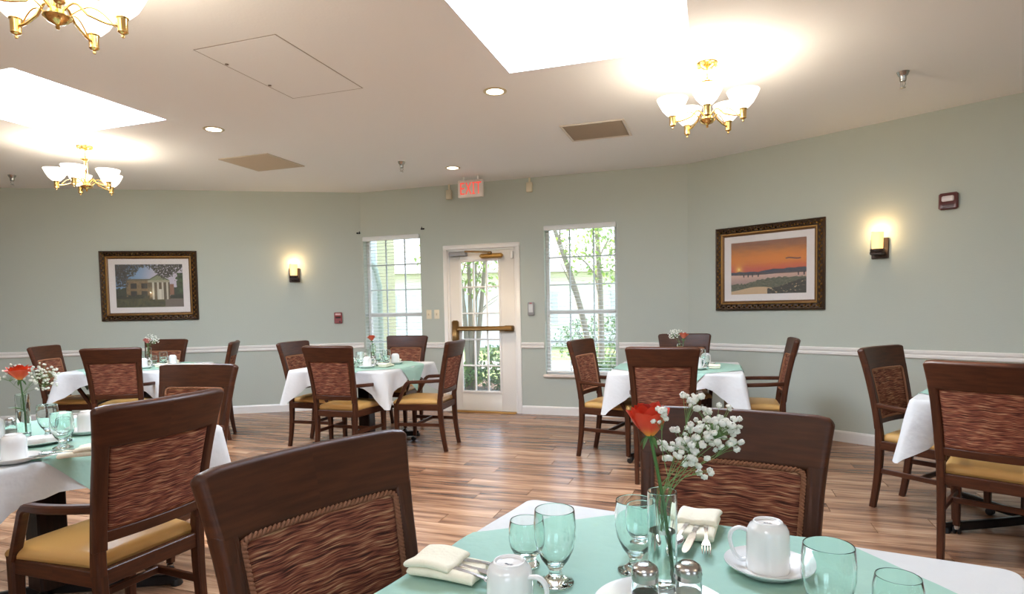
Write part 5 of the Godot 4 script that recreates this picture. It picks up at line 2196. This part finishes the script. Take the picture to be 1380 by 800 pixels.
func build_outside() -> void:
	var r := RandomNumberGenerator.new()
	r.seed = 909
	# lawn, walk and planting bed
	var m := MB.new()
	m.box(Vector3(0, -0.22, -24), Vector3(60, 0.1, 32.5))
	struct("lawn", m.mesh(), mat(c8(124, 140, 78), 0.95), "pale green lawn beyond the windows", "lawn")
	m = MB.new()
	m.box(w3(A + dM * 2.0 - nM * 7.6, -0.165), Vector3(16, 0.03, 2.2), 0.0, Basis(Vector3(dM.x, 0, dM.y), Vector3.UP, Vector3(nM.x, 0, nM.y)))
	struct("walkway", m.mesh(), mat(c8(206, 200, 190), 0.9), "pale concrete walk crossing the lawn", "path")
	m = MB.new()
	m.box(w3(A + dM * 2.0 - nM * 2.6, -0.15), Vector3(7, 0.06, 3.6), 0.01, Basis(Vector3(dM.x, 0, dM.y), Vector3.UP, Vector3(nM.x, 0, nM.y)))
	var bed := struct("planting_bed", m.mesh(), mat(c8(84, 66, 54), 0.95), "brown mulch bed outside the exit door", "bed")
	var chips := []
	for i in 2600:
		chips.append(w3(A + dM * r.randf_range(0.2, 5.0) - nM * r.randf_range(0.9, 4.3), -0.115))
	foliage(bed, "mulch_chips", chips, 0.07, mat(c8(150, 124, 104), 0.95), 501)
	# clipped shrubs by the door
	var lf := mat(c8(52, 86, 40), 0.55)
	lf.backlight_enabled = true
	lf.backlight = Color(0.25, 0.35, 0.12)
	var lf2 := mat(c8(104, 140, 66), 0.55)
	lf2.backlight_enabled = true
	lf2.backlight = Color(0.5, 0.6, 0.25)
	shrub(Vector3(-0.12, -0.12, -10.2), 0.50, 0.80, lf, "round clipped green shrub beyond the exit door glass", 511)
	shrub(Vector3(-0.86, -0.12, -10.9), 0.34, 0.45, lf2, "low light green shrub at the foot of the crape myrtle", 512)
	shrub(Vector3(2.0, -0.12, -13.4), 1.1, 1.2, lf, "broad green shrub behind the right window blind", 513)
	shrub(Vector3(1.75, -0.12, -10.6), 0.45, 0.50, lf, "low dark shrub below the right window", 514)
	shrub(Vector3(-3.2, -0.12, -13.2), 0.6, 0.6, lf, "green shrub seen low through the left window", 515)
	# trees
	tree(Vector3(-0.75, -0.12, -10.9), [Vector3(-0.22, 2.6, 0.1), Vector3(-0.02, 3.0, 0.0), Vector3(0.35, 2.7, 0.1), Vector3(0.12, 2.4, -0.2)], 0.05, Vector3(0.1, 2.55, 0), Vector3(0.95, 0.95, 0.8), 750, lf2, "slim multi trunk tree beyond the exit door glass", 521)
	tree(Vector3(1.75, -0.12, -12.0), [Vector3(-0.95, 3.1, 0.0), Vector3(-0.1, 3.2, 0.1)], 0.07, Vector3(0.15, 2.75, 0.0), Vector3(1.05, 1.0, 0.9), 1100, lf2, "leaning leafy tree outside the right window", 522)
	tree(Vector3(-1.25, -0.12, -12.6), [Vector3(0.0, 2.6, 0.0)], 0.05, Vector3(-0.15, 2.55, 0.0), Vector3(0.55, 0.8, 0.5), 240, lf2, "thin leafy sapling outside the left window", 523)
	# neighbouring wing with lap siding
	var t := thing("siding_wing", "cream lap sided wing of the building outside the left window", "building", Vector3(-3.22, 0, -10.75), -0.12)
	var sid := mat(c8(196, 190, 150), 0.7)
	m = MB.new()
	m.box(Vector3(0, 1.5, -0.62), Vector3(1.7, 3.4, 1.2))
	part(t, "wall", m.mesh(), sid)
	m = MB.new()
	m.box(Vector3.ZERO, Vector3(1.7, 0.165, 0.022), 0.003)
	var board := m.mesh()
	for i in 21:
		var o := part(t, "siding_board", board, sid, Vector3(0, -0.1 + i * 0.15, 0.0))
		o.rotation.x = -0.07
	m = MB.new()
	m.box(Vector3(0.87, 1.45, 0.0), Vector3(0.1, 3.3, 0.06), 0.004)
	part(t, "corner_board", m.mesh(), mat(c8(210, 214, 206), 0.6))
	m = MB.new()
	m.tube([Vector3(0.98, -0.1, 0.05), Vector3(0.98, 1.7, 0.05), Vector3(0.92, 2.0, 0.06), Vector3(0.75, 2.25, 0.1)], 0.045, 10)
	part(t, "downspout", m.mesh(), mat(c8(170, 184, 170), 0.5))
	# pale house across the lawn
	t = thing("neighbour_house", "pale house with a low roof across the lawn", "building", Vector3(-2.0, 0, -26.0), 0.1)
	var pale := mat(c8(240, 238, 234), 0.8)
	m = MB.new()
	m.box(Vector3(0, 1.2, 0), Vector3(22, 2.9, 6))
	part(t, "wall", m.mesh(), pale)
	m = MB.new()
	m.sweep([Vector3(-11.6, 2.6, 0), Vector3(11.6, 2.6, 0)], [Vector2(-3.7, 0), Vector2(3.7, 0), Vector2(0, 1.5)], Vector3(0, 0, -1))
	part(t, "roof", m.mesh(), mat(c8(176, 170, 164), 0.9))
	for i in 7:
		m = MB.new()
		m.box(Vector3(-9 + i * 3.0, 1.25, 3.02), Vector3(1.1, 1.3, 0.06), 0.01)
		var f := part(t, "window", m.mesh(), M.trim)
		m = MB.new()
		m.box(Vector3(-9 + i * 3.0, 1.25, 3.045), Vector3(0.95, 1.15, 0.03))
		part(f, "pane", m.mesh(), mat(c8(196, 202, 206), 0.2))

func shrub(at: Vector3, rad: float, h: float, lf: Material, label: String, sd: int) -> void:
	var r := RandomNumberGenerator.new()
	r.seed = sd
	var t := thing("shrub", label, "shrub", at)
	var m := MB.new()
	for i in 7:
		var a := TAU * i / 7
		m.tube([Vector3(0, 0, 0), Vector3(cos(a) * rad * 0.3, h * 0.4, sin(a) * rad * 0.3), Vector3(cos(a) * rad * 0.6, h * 0.75, sin(a) * rad * 0.6)], 0.012, 5)
	part(t, "branches", m.mesh(), mat(c8(92, 76, 62), 0.9))
	var pts := []
	for i in int(1500 * (0.5 + rad)):
		var d := Vector3(r.randfn(), r.randfn(), r.randfn()).normalized() * pow(r.randf(), 0.25)
		var p := Vector3(d.x * rad, h * 0.55 + d.y * h * 0.48, d.z * rad)
		p += Vector3(r.randf_range(-1, 1), r.randf_range(-1, 1), r.randf_range(-1, 1)) * 0.03
		pts.append(p)
	foliage(t, "foliage", pts, 0.07, lf, sd + 40)

func tree(at: Vector3, tips: Array, thick: float, crown: Vector3, ext: Vector3, count: int, lf: Material, label: String, sd: int) -> void:
	var r := RandomNumberGenerator.new()
	r.seed = sd
	var t := thing("tree", label, "tree", at)
	var bark := mat(c8(150, 138, 120), 0.9)
	for q in tips:
		var m := MB.new()
		var tip: Vector3 = q
		m.tube(smooth_path([Vector3(tip.x * 0.15, 0, tip.z * 0.15), tip * 0.5 + Vector3(0.03, 0, 0), tip], 3), thick, 7, [1.0, 0.98, 0.95, 0.9, 0.85, 0.8, 0.74, 0.68, 0.6, 0.5])
		var tr := part(t, "trunk", m.mesh(), bark)
		for i in 4:
			m = MB.new()
			var p := tip * (0.5 + 0.11 * i)
			var e := p + Vector3(r.randf_range(-0.5, 0.5), r.randf_range(0.3, 0.7), r.randf_range(-0.4, 0.4))
			m.tube([p, p.lerp(e, 0.5) + Vector3(0, 0.04, 0), e], thick * 0.28, 5, [1.0, 0.8, 0.4])
			part(tr, "branch", m.mesh(), bark)
	var pts := []
	for i in count:
		var d := Vector3(r.randfn(), r.randfn(), r.randfn()).normalized() * pow(r.randf(), 0.4)
		pts.append(crown + d * ext)
	foliage(t, "foliage", pts, 0.10, lf, sd + 60)
